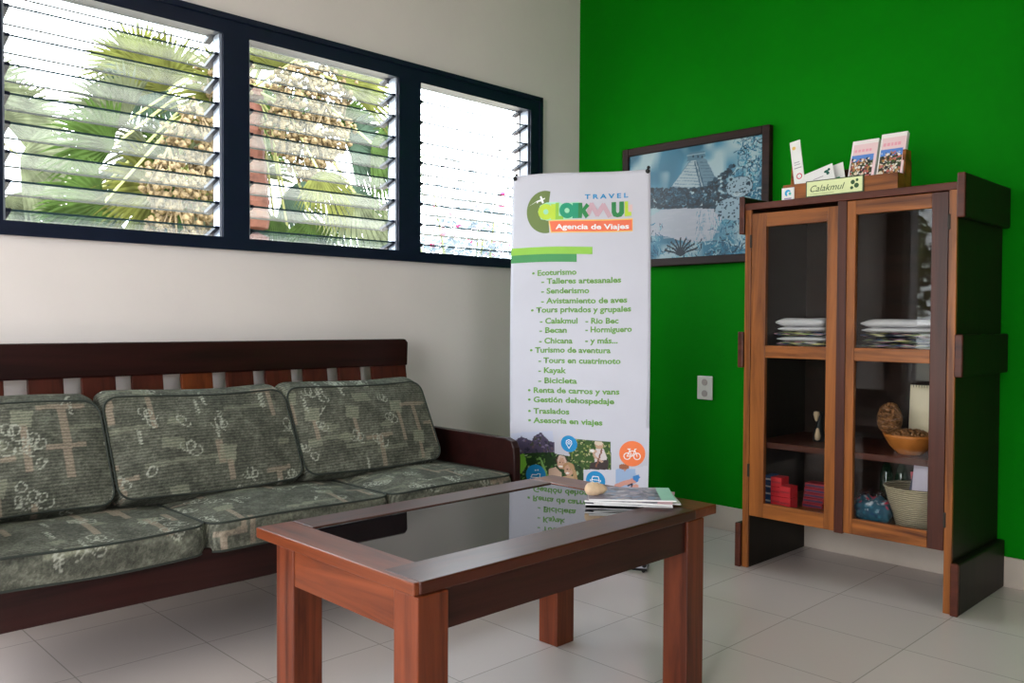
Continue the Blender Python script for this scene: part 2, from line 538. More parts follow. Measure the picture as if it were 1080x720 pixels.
struct('trim_1', boxes(((XW - T - .01, DY1 - .07, 0), (XW + .02, DY1, DZ1)), ((XW - T - .01, DY0, 0), (XW + .02, DY0 + .07, DZ1)),
                       ((XW - T - .01, DY0, DZ1 - .07), (XW + .02, DY1, DZ1))), flat_col('grey_door_frame', (.42, .40, .40)), bevel=.004)


def window(n, x0, x1, g0, g1):
    zb0, zb1, gz0, gz1 = 1.345, 2.295, 1.392, 2.216
    bm = bmesh.new()
    ya, yb = 3.33, 3.42
    for a, b in (((x0, ya, zb0), (g0, yb, zb1)), ((g1, ya, zb0), (x1, yb, zb1)), ((g0, ya, zb0), (g1, yb, gz0)), ((g0, ya, gz1), (g1, yb, zb1))):
        box(bm, a, b)
    # raised outer lip
    lx0 = x0 if n > 1 else x0 - .004; lx1 = x1 if n < 3 else x1 + .004
    box(bm, (lx0, ya - .008, zb1 - .02), (lx1, ya, zb1 + .004)); box(bm, (lx0, ya - .008, zb0 - .004), (lx1, ya, zb0 + .014))
    if n == 3: box(bm, (x1 - .02, ya - .008, zb0), (x1 + .004, ya, zb1))
    if n == 1: box(bm, (x0 - .004, ya - .008, zb0), (x0 + .02, ya, zb1))
    w = struct('window_%d' % n, bm, M['navy'])
    jb = bmesh.new()
    for s in (0, 1):
        xx0, xx1 = ((g0, g0 + .010), (g1 - .010, g1))[s]
        box(jb, (xx0, 3.345, gz0), (xx1, 3.40, gz1))
    j = obj('clip_strip', jb, M['clip'], w)
    gl = bmesh.new(); hold = bmesh.new()
    th = math.radians(20); wd = .105
    for i in range(9):
        z = 1.430 + i * .1004
        y_in, z_in = 3.352, z
        y_o, z_o = y_in + wd * math.cos(th), z_in - wd * math.sin(th)
        if z_in > gz1: 
            k = .35; y_in, z_in = y_in + wd * math.cos(th) * k, z_in - wd * math.sin(th) * k
        t = .0042
        ny, nz = math.sin(th) * t, math.cos(th) * t
        q = [(y_in - ny, z_in - nz), (y_o - ny, z_o - nz), (y_o + ny, z_o + nz), (y_in + ny, z_in + nz)]
        A = [gl.verts.new((g0 + .012, a, b)) for a, b in q]; B = [gl.verts.new((g1 - .012, a, b)) for a, b in q]
        gl.faces.new(A); gl.faces.new(B)
        for k in range(4):
            f = gl.faces.new((A[k], A[(k + 1) % 4], B[(k + 1) % 4], B[k]))
            if k in (1, 3): f.material_index = 1
        for xs in (g0, g1 - .028):
            tri = [(y_in - .004, z_in - .006), (y_in - .004, z_in + .006), (y_o, z_o + .012), (y_o, z_o - .004)]
            a = [hold.verts.new((xs, p[0], p[1])) for p in tri]; b = [hold.verts.new((xs + .028, p[0], p[1])) for p in tri]
            hold.faces.new(a); hold.faces.new(b[::-1])
            for k in range(4): hold.faces.new((a[k], a[(k + 1) % 4], b[(k + 1) % 4], b[k]))
    obj('louvre_pane', gl, [M['blade'], M['edge']], w)
    obj('blade_holder', hold, M['navy'], w)


window(1, .76, 1.66, .808, 1.603)
window(2, 1.66, 2.552, 1.716, 2.487)
window(3, 2.552, 3.47, 2.618, 3.385)

o = thing('wall_outlet', (3.81, 2.471, .716), 'white electrical wall outlet on the green wall', 'outlet')
part('cover_plate', boxes(((3.802, 2.425, .655), (3.81, 2.517, .777))), M['white_plastic'], o, bevel=.004)
for z in (.745, .687):
    bm = bmesh.new(); lathe(bm, [(0.0001, 0), (.017, 0), (.017, .003), (0.0001, .003)], 20)
    bmesh.ops.rotate(bm, verts=bm.verts, matrix=Matrix.Rotation(math.radians(-90), 3, 'Y'))
    bmesh.ops.translate(bm, verts=bm.verts, vec=(3.802, 2.471, z))
    box(bm, (3.7985, 2.463, z + .002), (3.80, 2.466, z + .011)); box(bm, (3.7985, 2.476, z + .002), (3.80, 2.479, z + .011))
    part('socket', bm, flat_col('grey_socket', (.42, .36, .33)), o)

# ------------------------------------------------------------------ framed picture
PW, PH = .855, .61


def pic_uv(x, y):            # crop coordinates of the print to metres on the sheet
    u = (x - 20) / 683.0; h = 508 + .125 * (x - 20)
    v = 1 - (y - (182 - .19 * (x - 20))) / h
    return (u * (1.06 - .06 * u) * PW, v * PH)


rng = np.random.default_rng(3)
cv = Canvas(340, 240, PW, PH, (.16, .42, .56))
sky = cv.noise(.35, 60, rng)
g2 = cv.noise(.0, 26, rng)
cl = np.clip((sky * 1.8 + g2 * 1.0) * 1.6 + .45, 0, 1)[..., None]
cv.a = cv.a * (1 - cl) + np.array((.62, .76, .80)) * cl
pp = lambda L: [pic_uv(*q) for q in L]
# pyramid
cv.poly(pp([(250, 325), (350, 185), (420, 185), (500, 330), (420, 350)]), (.30, .44, .52))
cv.poly(pp([(250, 325), (350, 195), (375, 195), (415, 350)]), (.62, .72, .76))
for k in range(9):
    yy = 205 + k * 15
    cv.line(pp([(345 - k * 11, yy), (372 + k * 5, yy + 1)]), .004, (.34, .47, .55))
    cv.line(pp([(392 + k * 3, yy), (424 + k * 9, yy - 2)]), .003, (.18, .30, .38))
cv.poly(pp([(362, 200), (378, 198), (425, 345), (400, 345)]), (.16, .28, .36))
cv.line(pp([(372, 200), (412, 345)]), .005, (.60, .70, .74))
cv.poly(pp([(328, 200), (332, 175), (345, 160), (415, 152), (418, 178), (395, 190)]), (.22, .38, .47))
cv.line(pp([(330, 176), (416, 160)]), .006, (.50, .64, .70))
for x in (355, 380, 400): cv.poly(pp([(x, 186), (x, 172), (x + 7, 172), (x + 7, 184)]), (.05, .14, .20))
# jungle tree line
DK = [(.010, .040, .070), (.020, .075, .115), (.035, .11, .16), (.06, .17, .24)]
for k in range(800):
    x = random.uniform(0, 560); top = 330 if x < 400 else 330 - (x - 400) * .75
    y = random.uniform(top, 430 if x > 200 else 425)
    u, v = pic_uv(x, y); r = random.uniform(.006, .018)
    cv.ell(u, v, r, r * .7, random.choice(DK), .9)
for k in range(260):
    x = random.uniform(120, 620); top = 335 if x < 420 else 320 - (x - 420) * .7
    u, v = pic_uv(x, random.uniform(top, 400)); cv.ell(u, v, .004, .003, (.16, .34, .44), .7)
# pale clearing
cv.poly(pp([(140, 470), (200, 435), (330, 425), (460, 425), (520, 450), (480, 520), (455, 580), (330, 590), (230, 560), (140, 560)]), (.72, .74, .80))
for k in range(60):
    u, v = pic_uv(random.uniform(380, 520), random.uniform(430, 560)); cv.line([(u, v), (u + random.uniform(-.01, .01), v - .04)], .003, random.choice([(.35, .58, .68), (.20, .42, .54)]))
for k in range(40):
    u, v = pic_uv(random.uniform(150, 470), random.uniform(440, 570)); cv.ell(u, v, .03, .006, (.78, .78, .84), .5)
# foliage strokes
TE = [(.02, .16, .27), (.03, .27, .42), (.10, .42, .56), (.35, .66, .74), (.62, .80, .84), (.01, .07, .12)]
def spray(n, x0, x1, y0, y1, L, w=.004):
    for k in range(n):
        x, y = random.uniform(x0, x1), random.uniform(y0, y1); u, v = pic_uv(x, y); a = random.uniform(0, 2 * math.pi); l = random.uniform(.4, 1) * L
        cv.line([(u, v), (u + l * .5 * math.cos(a), v + l * .5 * math.sin(a)), (u + l * math.cos(a + .4), v + l * math.sin(a + .4))], w * random.uniform(.6, 1.4), random.choice(TE), .9)
spray(240, 0, 720, 585, 700, .05)
spray(60, 20, 210, 500, 600, .04)
spray(160, 470, 720, 430, 640, .05)
spray(210, 570, 720, 60, 290, .06)
spray(90, 600, 720, 290, 440, .05)
for k in range(9):
    a = math.pi * (.12 + .095 * k); u, v = pic_uv(300, 650)
    cv.line([(u, v), (u + .05 * math.cos(a), v + .055 * math.sin(a)), (u + .11 * math.cos(a), v + .09 * math.sin(a))], .010, (.012, .06, .10))
# spotted cat lying at the right
FUR, SP = (.52, .66, .74), (.03, .10, .15)
body = cv.poly(pp([(465, 440), (480, 400), (520, 375), (560, 365), (640, 370), (660, 420), (640, 470), (560, 480), (500, 470)]), FUR)
head = cv.ell(*pic_uv(585, 318), .075, .052, FUR)
cv.line(pp([(465, 440), (480, 400), (520, 375), (545, 366)]), .004, SP); cv.line([(pic_uv(585, 318)[0] + .076 * math.cos(a), pic_uv(585, 318)[1] + .053 * math.sin(a)) for a in np.linspace(0, 6.3, 30)], .004, SP)
for x, y in ((545, 283), (628, 300)): cv.ell(*pic_uv(x, y), .018, .016, (.50, .66, .73)); cv.ell(*pic_uv(x, y), .009, .008, SP)
for k in range(70):
    u, v = pic_uv(random.uniform(470, 650), random.uniform(370, 475)); cv.ell(u, v, .006, .004, SP, .9, clip=body)
for k in range(46):
    u, v = pic_uv(random.uniform(525, 645), random.uniform(275, 365)); cv.ell(u, v, .0045, .0035, SP, .9, clip=head)
for x, y in ((560, 318), (600, 328)): cv.ell(*pic_uv(x, y), .007, .005, (.01, .05, .08))
cv.ell(*pic_uv(572, 345), .010, .006, SP); cv.ell(*pic_uv(575, 352), .024, .009, (.78, .86, .88), .6)
fr = thing('framed_picture', (3.80, 2.574, 1.36), 'dark framed blue tinted print of a stepped pyramid and a spotted jungle cat', 'picture')
PX = 3.785
bm = bmesh.new()
yl, yr, zl, zh = 3.0, 2.103, 1.352, 2.008
bdr = .042
for a, b in (((3.772, yr, zl), (3.81, yr + bdr, zh)), ((3.772, yl - bdr, zl), (3.81, yl, zh)), ((3.772, yr + bdr, zl), (3.81, yl - bdr, zl + bdr)), ((3.772, yr + bdr, zh - bdr), (3.81, yl - bdr, zh))):
    box(bm, a, b)
fr.location = (3.80, (yl + yr) / 2, zl)
part('frame', bm, wood('frame_dark_brown', (.010, .004, .003), (.028, .010, .007), 1, .5, 0), fr, bevel=.005)
cv.a = np.clip(cv.a, 0, 1) ** 1.5 * .60
fp = sheet('print', cv, lambda u, v: (PX - 3.80, (yl - .03 - u * (yl - yr - .06) / PW) - (yl + yr) / 2, .03 + v * (zh - zl - .06) / PH), M['poster'], fr)

# ------------------------------------------------------------------ display cabinet
cab = thing('display_cabinet', (3.54, 1.515, 0), 'two-door glazed wooden display cabinet against the green wall', 'cabinet')
CX0, CX1 = 3.29, 3.80
YR, YL = 1.092, 1.942
for s, (a, b) in enumerate(((YR, YR + .028), (YL - .028, YL))):
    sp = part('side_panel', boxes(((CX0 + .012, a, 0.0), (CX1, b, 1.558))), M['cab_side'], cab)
    part('front_edge', boxes(((CX0 - .002, a, .0), (CX0 + .012, b, 1.535))), M['cab_z'], cab, bevel=.002)
    o0, o1 = ((YR - .028, YR), (YL, YL + .026))[s]
    for z0, z1, ex in ((1.432, 1.592, 0), (.86, 1.014, 0), (0, .19, .006)):
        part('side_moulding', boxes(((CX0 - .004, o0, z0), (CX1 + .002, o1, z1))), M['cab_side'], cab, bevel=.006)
        part('moulding_end', boxes(((CX0 - .012 - ex, o0, z0), (CX0 - .003, o1, z1))), M['cab_red'], cab, bevel=.004)
part('top_board', boxes(((CX0 + .004, YR + .0, 1.535), (CX1, YL, 1.560))), M['cab_red'], cab)
part('top_rail', boxes(((CX0 - .004, YR, 1.533), (CX0 + .006, YL, 1.561))), M['cab_red'], cab, bevel=.002)
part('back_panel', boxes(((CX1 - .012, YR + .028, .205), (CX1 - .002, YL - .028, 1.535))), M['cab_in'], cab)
for z, xx in ((.268, .02), (.545, .03), (.955, .03)):
    part('shelf', boxes(((CX0 + xx, YR + .028, z - .024), (CX1 - .012, YL - .028, z))), M['cab_y'] if z < .4 else M['cab_red'], cab)


def door(y0, y1, ly, ry, z0, z1, lmat, rmat, gt):
    """y0<y1; ly = left stile inner y (higher y), ry = right stile inner y; child parts of one door"""
    d = thing('door', (CX0, (y0 + y1) / 2, z0), 'x', 'x'); del d['label']; del d['category']
    xa, xb = CX0 + .000, CX0 + .022
    L = part('stile', boxes(((xa, ly, z0), (xb, y1, z1))), lmat, d, bevel=.002)
    part('stile', boxes(((xa, y0, z0), (xb, ry, z1))), rmat, d, bevel=.002)
    part('top_rail', boxes(((xa + .001, ry, gt), (xb - .001, ly, z1))), M['cab_y'], d, bevel=.002)
    part('middle_rail', boxes(((xa + .001, ry, .906), (xb - .001, ly, .957))), M['cab_y'], d, bevel=.002)
    part('bottom_rail', boxes(((xa + .001, ry, z0), (xb - .001, ly, z0 + .062))), M['cab_y'], d, bevel=.002)
    part('glass_pane', boxes(((xb - .010, ry + .001, z0 + .062), (xb - .007, ly - .001, .906))), M['cab_glass'], d)
    part('glass_pane', boxes(((xb - .010, ry + .001, .957), (xb - .007, ly - .001, gt))), M['cab_glass'], d)
    d.location = Vector(d.location) - Vector(cab.location)
    d.parent = cab
    return d


dl = door(1.528, 1.912, 1.845, 1.577, .226, 1.516, M['cab_z'], M['cab_z'], 1.457)
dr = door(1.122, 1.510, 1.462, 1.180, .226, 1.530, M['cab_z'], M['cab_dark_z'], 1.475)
part('door_astragal', boxes(((CX0 - .006, 1.496, .222), (CX0 + .012, 1.532, 1.532))), M['cab_dark_z'], cab, bevel=.002)
for y, z in ((1.915, 1.40), (1.915, .42), (1.119, 1.42), (1.119, .34)):
    part('hinge', boxes(((CX0 - .004, y - .005, z - .028), (CX0 + .004, y + .005, z + .028))), M['iron'], cab, bevel=.002)

# folded clothes on the upper shelf
SHZ = .955


def folded(name, cx, cy, z, lx, ly, h, seed, dark, label, group):
    rng = np.random.default_rng(seed)
    nx, ny = 26, 34
    W = ly
    cvs = Canvas(120, 60, W * 2, .4, (.010, .014, .03) if dark else (.60, .58, .60))
    if dark:
        for k in range(60):
            cvs.ell(rng.random() * W * 2, rng.random() * .4, .008 + rng.random() * .024, .015 + rng.random() * .04,
                    [(.65, .62, .60), (.50, .45, .18), (.60, .30, .38), (.25, .30, .12), (.08, .12, .25)][rng.integers(5)], 1, rng.random() * 3)
    bm = bmesh.new()
    bmesh.ops.create_cube(bm, size=1)
    bmesh.ops.subdivide_edges(bm, edges=bm.edges, cuts=11, use_grid_fill=True)
    cols = []
    for v in bm.verts:
        p = v.co.copy()
        X, Y, Z = p.x * 2, p.y * 2, p.z * 2
        e = 1 - .10 * (abs(Z) ** 2)
        sag = math.sin((Y * 3 + seed) * 1.3) * .10 + math.cos(X * 2 + seed) * .08
        # folded edge: rounded towards the front
        edge = 1 - .25 * max(0, abs(Y) - .85) / .15 - .25 * max(0, abs(X) - .85) / .15
        v.co = Vector((cx + X * lx / 2 * e, cy + Y * ly / 2 * e + rng.normal() * .0006, z + h / 2 + Z * h / 2 * edge + sag * h * .35 * (1 if Z > 0 else .3)))
        cols.append(((Y + 1) * W * .9, (Z + 1) * .1 + (X + 1) * .08))
    cols = np.array(cols)
    me = bpy.data.meshes.new(name); bm.to_mesh(me); bm.free()
    me.polygons.foreach_set('use_smooth', [True] * len(me.polygons))
    if dark: set_cols(me, cvs.sample(cols[:, 0], cols[:, 1]))
    o = link(name, me, M['cloth_dark'] if dark else M['cloth_white'])
    return tag(o, label, 'shirt', group)


ordl = ['at the bottom of', 'second from the bottom in', 'in the middle of', 'second from the top in', 'on top of']
for i in range(5):
    dk = i in (0,)
    folded('folded_shirt', 3.45, 1.72 - .006 * (i % 2), SHZ + .001 + i * .0205, .21, .205 + .01 * (i % 3), .0195 if i < 4 else .034, 10 + i, dk or i == 2,
           ('%s shirt %s the left pile on the upper cabinet shelf' % ('dark patterned' if (dk or i == 2) else 'white', ordl[i])), 'folded shirts in the left pile')
for i in range(5):
    dk = i < 3
    folded('folded_shirt', 3.45, 1.31, SHZ + .001 + i * .020, .22, .30 - .008 * (i % 2), .019 if i < 4 else .032, 30 + i, dk,
           ('%s cloth %s the right pile on the upper cabinet shelf' % ('dark flowered' if dk else 'white', ordl[i])), 'folded cloths in the right pile')

# bowl, beads, notepad, figurine
ZM = .545
bowl = thing('clay_bowl', (3.44, 1.30, ZM), 'orange clay bowl on the middle shelf behind the right door', 'bowl')
bm = bmesh.new()
lathe(bm, [(.001, 0), (.045, 0), (.05, .006), (.075, .03), (.095, .065), (.100, .078), (.094, .078), (.088, .062), (.068, .032), (.04, .012), (.001, .010)], 40, (3.44, 1.30, ZM))
part('bowl_body', bm, M['clay'], bowl, smooth=True)
def beads(cx, cy, cz, rx, ry, rz, n, rad, seed, bottom=False):
    r = random.Random(seed); bm = bmesh.new()
    for k in range(n):
        a, b = r.uniform(0, 2 * math.pi), r.uniform(-1, 1) if bottom else r.uniform(0, 1)
        s = math.sqrt(1 - b * b) * r.uniform(.75, 1)
        bmesh.ops.create_icosphere(bm, subdivisions=1, radius=rad * r.uniform(.7, 1.2), matrix=Matrix.Translation((cx + rx * s * math.cos(a), cy + ry * s * math.sin(a), cz + rz * b)))
    return bm
bm = beads(3.44, 1.30, ZM + .062, .080, .080, .030, 260, .008, 1)
bmesh.ops.create_icosphere(bm, subdivisions=2, radius=1, matrix=Matrix.Translation((3.44, 1.30, ZM + .062)) @ Matrix.Diagonal((.075, .075, .024, 1)))
o = obj('seed_beads', bm, M['beads'], None, smooth=True); o['kind'] = 'stuff'
tag(o, 'brown seed beads heaped in the orange clay bowl', 'beads')
bm = beads(3.45, 1.385, ZM + .128, .045, .042, .060, 240, .009, 2, True)
for k in range(7):
    a = k * .9
    tube(bm, [(3.45 + .042 * math.cos(t) * math.cos(a), 1.385 + .044 * math.sin(t), ZM + .128 + .058 * math.cos(t) * math.sin(a)) for t in np.linspace(0, 6.28, 22)[:-1]], .0045, 6, True)
bmesh.ops.create_icosphere(bm, subdivisions=2, radius=1, matrix=Matrix.Translation((3.45, 1.385, ZM + .125)) @ Matrix.Diagonal((.038, .036, .050, 1)))
tag(obj('bead_necklace_bundle', bm, M['beads'], None, smooth=True), 'tangled bundle of brown seed necklaces standing beside the notepad', 'necklace')
nb = thing('notepad', (3.52, 1.28, ZM), 'cream notepad with torn top edge standing behind the clay bowl', 'notepad')
bm = boxes(((3.545, 1.205, ZM), (3.556, 1.350, ZM + .262)))
bmesh.ops.rotate(bm, verts=bm.verts, cent=(3.55, 1.27, ZM), matrix=Matrix.Rotation(math.radians(4), 3, 'Y'))
part('page_block', bm, M['cream_paper'], nb, bevel=.001)
bm = bmesh.new()
for k in range(13):
    y = 1.211 + k * .0105
    tube(bm, [(3.562 + .007 * math.cos(t) + .006, y, ZM + .257 + .007 * math.sin(t)) for t in np.linspace(0, 6.28, 12)[:-1]], .0012, 5, True)
part('spiral_binding', bm, M['iron'], nb, smooth=True)
fg = thing('bottle_gourd_figurine', (3.52, 1.712, ZM), 'small dark figurine with pale head and base on the left middle shelf', 'figurine')
bm = bmesh.new(); lathe(bm, [(.001, 0), (.026, 0), (.024, .03), (.016, .06), (.012, .08), (.018, .10), (.015, .125), (.001, .13)], 20, (3.52, 1.712, ZM))
part('figurine_body', bm, M['black'], fg, smooth=True)
bm = bmesh.new(); lathe(bm, [(.001, .0), (.010, .004), (.013, .02), (.006, .05), (.001, .055)], 16, (3.494, 1.706, ZM + .005))
lathe(bm, [(.001, .0), (.005, .004), (.013, .03), (.011, .042), (.001, .045)], 16, (3.502, 1.716, ZM + .085))
part('pale_front', bm, M['stone'], fg, smooth=True)

# packets on the bottom shelf, left
ZB = .268


def packet(name, x0, x1, y0, y1, z0, z1, col, stripe, label, group, cat='packet'):
    t = thing(name, ((x0 + x1) / 2, (y0 + y1) / 2, z0), label, cat, group)
    part('carton', boxes(((x0, y0, z0), (x1, y1, z1))), col, t, bevel=.002)
    zc = (z0 + z1) / 2
    part('printed_band', boxes(((x0 - .0008, y0 + .004, zc - .005), (x0 + .001, y1 - .004, zc + .002))), stripe, t)
    return t


blue, navyb = flat_col('packet_blue', (.02, .08, .24)), flat_col('packet_navy', (.015, .03, .10))
red, redd = flat_col('packet_red', (.62, .012, .022)), flat_col('packet_dark_red', (.35, .01, .02))
white = flat_col('packet_white', (.75, .78, .82))
pos = ['lowest', 'second', 'third', 'topmost']
for i in range(4):
    packet('soap_packet', 3.385, 3.45, 1.858, 1.893, ZB + .001 + i * .031, ZB + .031 + i * .031, blue, white,
           'blue and white packet, %s of the stack at the left end of the bottom shelf' % pos[i], 'blue and white packets on the bottom shelf')
for i in range(3):
    packet('soap_packet', 3.370, 3.435, 1.804, 1.854, ZB + .001 + i * .041, ZB + .041 + i * .041, red, redd,
           'red packet, %s of the tall red stack next to the blue packets' % ['lowest', 'middle', 'topmost'][i], 'red packets on the bottom shelf')
for i in range(2):
    packet('soap_packet', 3.345, 3.41, 1.750, 1.799, ZB + .001 + i * .047, ZB + .047 + i * .047, red, redd,
           'red packet, %s of the short red stack in front on the bottom shelf' % ['lower', 'upper'][i], 'red packets on the bottom shelf')
for i in range(5):
    packet('soap_packet', 3.44 + .002 * i, 3.50 + .002 * i, 1.655 - .004 * i, 1.745 - .002 * i, ZB + .001 + i * .021, ZB + .021 + i * .021, redd, navyb,
           'dark red packet, %s in the wide pile beside the bright red stack' % ['lowest', 'second from bottom', 'middle one', 'second from top', 'topmost'][i], 'dark red packets on the bottom shelf')

# bag, bottles, basket, leaflets on the bottom shelf, right
bg_t = thing('plastic_bag', (3.38, 1.42, ZB), 'clear plastic bag of red and blue sachets at the left of the wicker basket', 'bag')
def blob(cx, cy, z0, rx, ry, h, seed, top=.35):
    bm = bmesh.new(); bmesh.ops.create_icosphere(bm, subdivisions=4, radius=1)
    r = random.Random(seed); ph = [r.uniform(0, 6) for _ in range(6)]
    for v in bm.verts:
        p = v.co
        d = 1 + .10 * math.sin(p.x * 7 + ph[0]) * math.sin(p.y * 6 + ph[1]) + .08 * math.sin(p.z * 11 + ph[2] + p.x * 5) + .12 * max(0, -p.z)
        z = min(max(p.z, -.75), .62 + .14 * math.sin(p.y * 9 + ph[3]) + .10 * math.sin(p.x * 8 + ph[4]))
        w = 1 - (1 - top) * max(0, z) ** 1.5
        v.co = Vector((cx + p.x * rx * d * w, cy + p.y * ry * d * w, z0 + (z + .75) / 1.75 * h))
    return bm
cvs = Canvas(80, 80, 1, 1, (.03, .10, .15)); r_ = np.random.default_rng(5)
for k in range(70):
    x, y = r_.random(), r_.random()
    c = [(.55, .02, .05), (.65, .04, .10), (.60, .62, .66)][r_.integers(3)] if y > .62 else [(.04, .18, .26), (.02, .05, .10), (.10, .28, .36), (.02, .06, .14)][r_.integers(4)]
    cvs.line([(x, y), (x + r_.normal() * .08, y + r_.normal() * .08)], .03, c)
bm = blob(3.385, 1.418, ZB + .001, .050, .070, .115, 3, 1.0)
part('sachets', bm, M['cloth_dark'], bg_t, smooth=True)
sm = bg_t.children[0].data
co = np.array([v.co[:] for v in sm.vertices])
set_cols(sm, cvs.sample((co[:, 1] + .08) / .16, co[:, 2] / .105))
part('bag_film', blob(3.385, 1.418, ZB + .001, .054, .074, .150, 4, .7), pane_glass('bag_film_plastic', (.92, .93, .95), 1.35, .06), bg_t, smooth=True)
grn = mat('dark_green_glass', (.008, .035, .015), .06, coat=1)
for i in range(4):
    t = thing('glass_bottle', (3.64, 1.44 - i * .062 + .03, ZB), ['leftmost', 'second from the left', 'third from the left', 'rightmost'][i] + ' of four dark green bottles behind the wicker basket', 'bottle', 'dark green bottles behind the basket')
    bm = bmesh.new(); lathe(bm, [(.001, 0), (.025, 0), (.027, .006), (.027, .15), (.018, .185), (.0105, .20), (.0105, .235)], 20, (3.64, 1.44 - i * .062 + .03, ZB))
    part('bottle_body', bm, grn, t, smooth=True)
    bm = bmesh.new(); lathe(bm, [(.012, .235), (.012, .258), (.001, .26)], 16, (3.64, 1.44 - i * .062 + .03, ZB)); part('cap', bm, M['black'], t)
bk = thing('wicker_basket', (3.43, 1.255, ZB), 'pale woven straw basket at the right end of the bottom shelf', 'basket')
bm = bmesh.new()
lathe(bm, [(.001, .002), (.075, .0), (.088, .05), (.104, .10), (.116, .150), (.110, .152), (.098, .10), (.082, .05), (.068, .012), (.001, .012)], 40, (3.43, 1.262, ZB), .95, 1.08)
part('basket_body', bm, M['wicker'], bk, smooth=True)
bm = bmesh.new(); tube(bm, [(3.43 + .108 * math.cos(t), 1.262 + .123 * math.sin(t), ZB + .152) for t in np.linspace(0, 6.283, 40)[:-1]], .006, 8, True)
part('basket_rim', bm, M['wicker'], bk, smooth=True)
for i, (y, c, nm, a) in enumerate(((1.25, (.78, .68, .82), 'lilac', 8), (1.28, (.10, .10, .16), 'dark', 24), (1.235, (.62, .12, .16), 'red edged', -14))):
    bm = boxes(((3.44 + i * .012, y - .05, ZB + .02), (3.444 + i * .012, y + .05, ZB + .27 - i * .03)))
    bmesh.ops.rotate(bm, verts=bm.verts, cent=(3.44, y, ZB + .02), matrix=Matrix.Rotation(math.radians(a * .5), 3, 'X'))
    tag(obj('leaflet', bm, flat_col('leaflet_%d' % i, c), None), '%s leaflet standing up in the straw basket' % nm, 'leaflet', 'leaflets in the straw basket')

# ------------------------------------------------------------------ brochure holder on the cabinet
ZT = 1.561
hd = thing('brochure_holder', (3.39, 1.56, ZT), 'wooden brochure box with a name plaque on top of the cabinet', 'holder')
part('front_board', boxes(((3.335, 1.322, ZT), (3.345, 1.795, ZT + .068))), M['cab_y'], hd, bevel=.002)
part('back_board', boxes(((3.46, 1.322, ZT), (3.47, 1.795, ZT + .125))), M['cab_red'], hd, bevel=.002)
for y in (1.322, 1.783):
    part('side_board', prism([(3.345, ZT), (3.46, ZT), (3.46, ZT + .165), (3.41, ZT + .165), (3.40, ZT + .068), (3.345, ZT + .068)], 1, y, y + .012), M['cab_y'], hd)
part('bottom_board', boxes(((3.345, 1.334, ZT), (3.46, 1.783, ZT + .01))), M['cab_red'], hd)
F3 = lambda x, y0, z0: (lambda u, v, w: (x - w - 3.39, y0 - u - 1.56, z0 + v - ZT))
pl = part('name_plaque', boxes(((3.329, 1.450, ZT + .006), (3.335, 1.690, ZT + .072))), flat_col('dark_plaque_edge', (.05, .07, .03)), hd, bevel=.001)
obj('plaque_face', place(poly_bm([[(.005, .010), (.235, .010), (.235, .068), (.005, .068)]]), F3(3.3285, 1.690, ZT)), flat_col('cream_plaque', (.72, .78, .42)), pl)
obj('plaque_lettering', place(text_bm('Calakmul', .02, .165, .026, .026, 0, .35), F3(3.3278, 1.690, ZT)), flat_col('dark_green_ink', (.03, .09, .03)), pl)
bm = poly_bm([circ(.197, .048, .009, 9), circ(.212, .034, .010, 8), circ(.193, .026, .007, 6), circ(.214, .055, .006, 7)] + stroke([(.02, .017), (.12, .017)], .0012))
obj('plaque_ornament', place(bm, F3(3.3278, 1.690, ZT)), flat_col('dark_green_ink', (.03, .09, .03)), pl)
sc_ = part('logo_card', boxes(((3.330, 1.742, ZT + .002), (3.3345, 1.797, ZT + .055))), M['paper'], hd)
arc = circ(.028, .033, .014, 14, .6, 4.2) + circ(.031, .031, .008, 10, .6, 4.2)[::-1]
obj('card_emblem', place(poly_bm([arc]), F3(3.3292, 1.797, ZT)), flat_col('sky_blue_ink', (.04, .36, .66)), sc_)
obj('card_emblem_dot', place(poly_bm([circ(.037, .030, .006, 12)]), F3(3.3292, 1.797, ZT)), flat_col('teal_ink', (.08, .50, .38)), sc_)
obj('card_lettering', place(poly_bm([[(.012, .008), (.044, .008), (.044, .013), (.012, .013)]]), F3(3.3292, 1.797, ZT)), flat_col('lilac_ink', (.36, .26, .42)), sc_)


def lean(o, piv, ax_y=0, ax_x=0):
    """tilt a top-level sheet object about a pivot point (world)"""
    R = Matrix.Translation(piv) @ Matrix.Rotation(ax_x, 4, 'X') @ Matrix.Rotation(ax_y, 4, 'Y') @ Matrix.Translation(-Vector(piv))
    o.matrix_world = R @ o.matrix_world


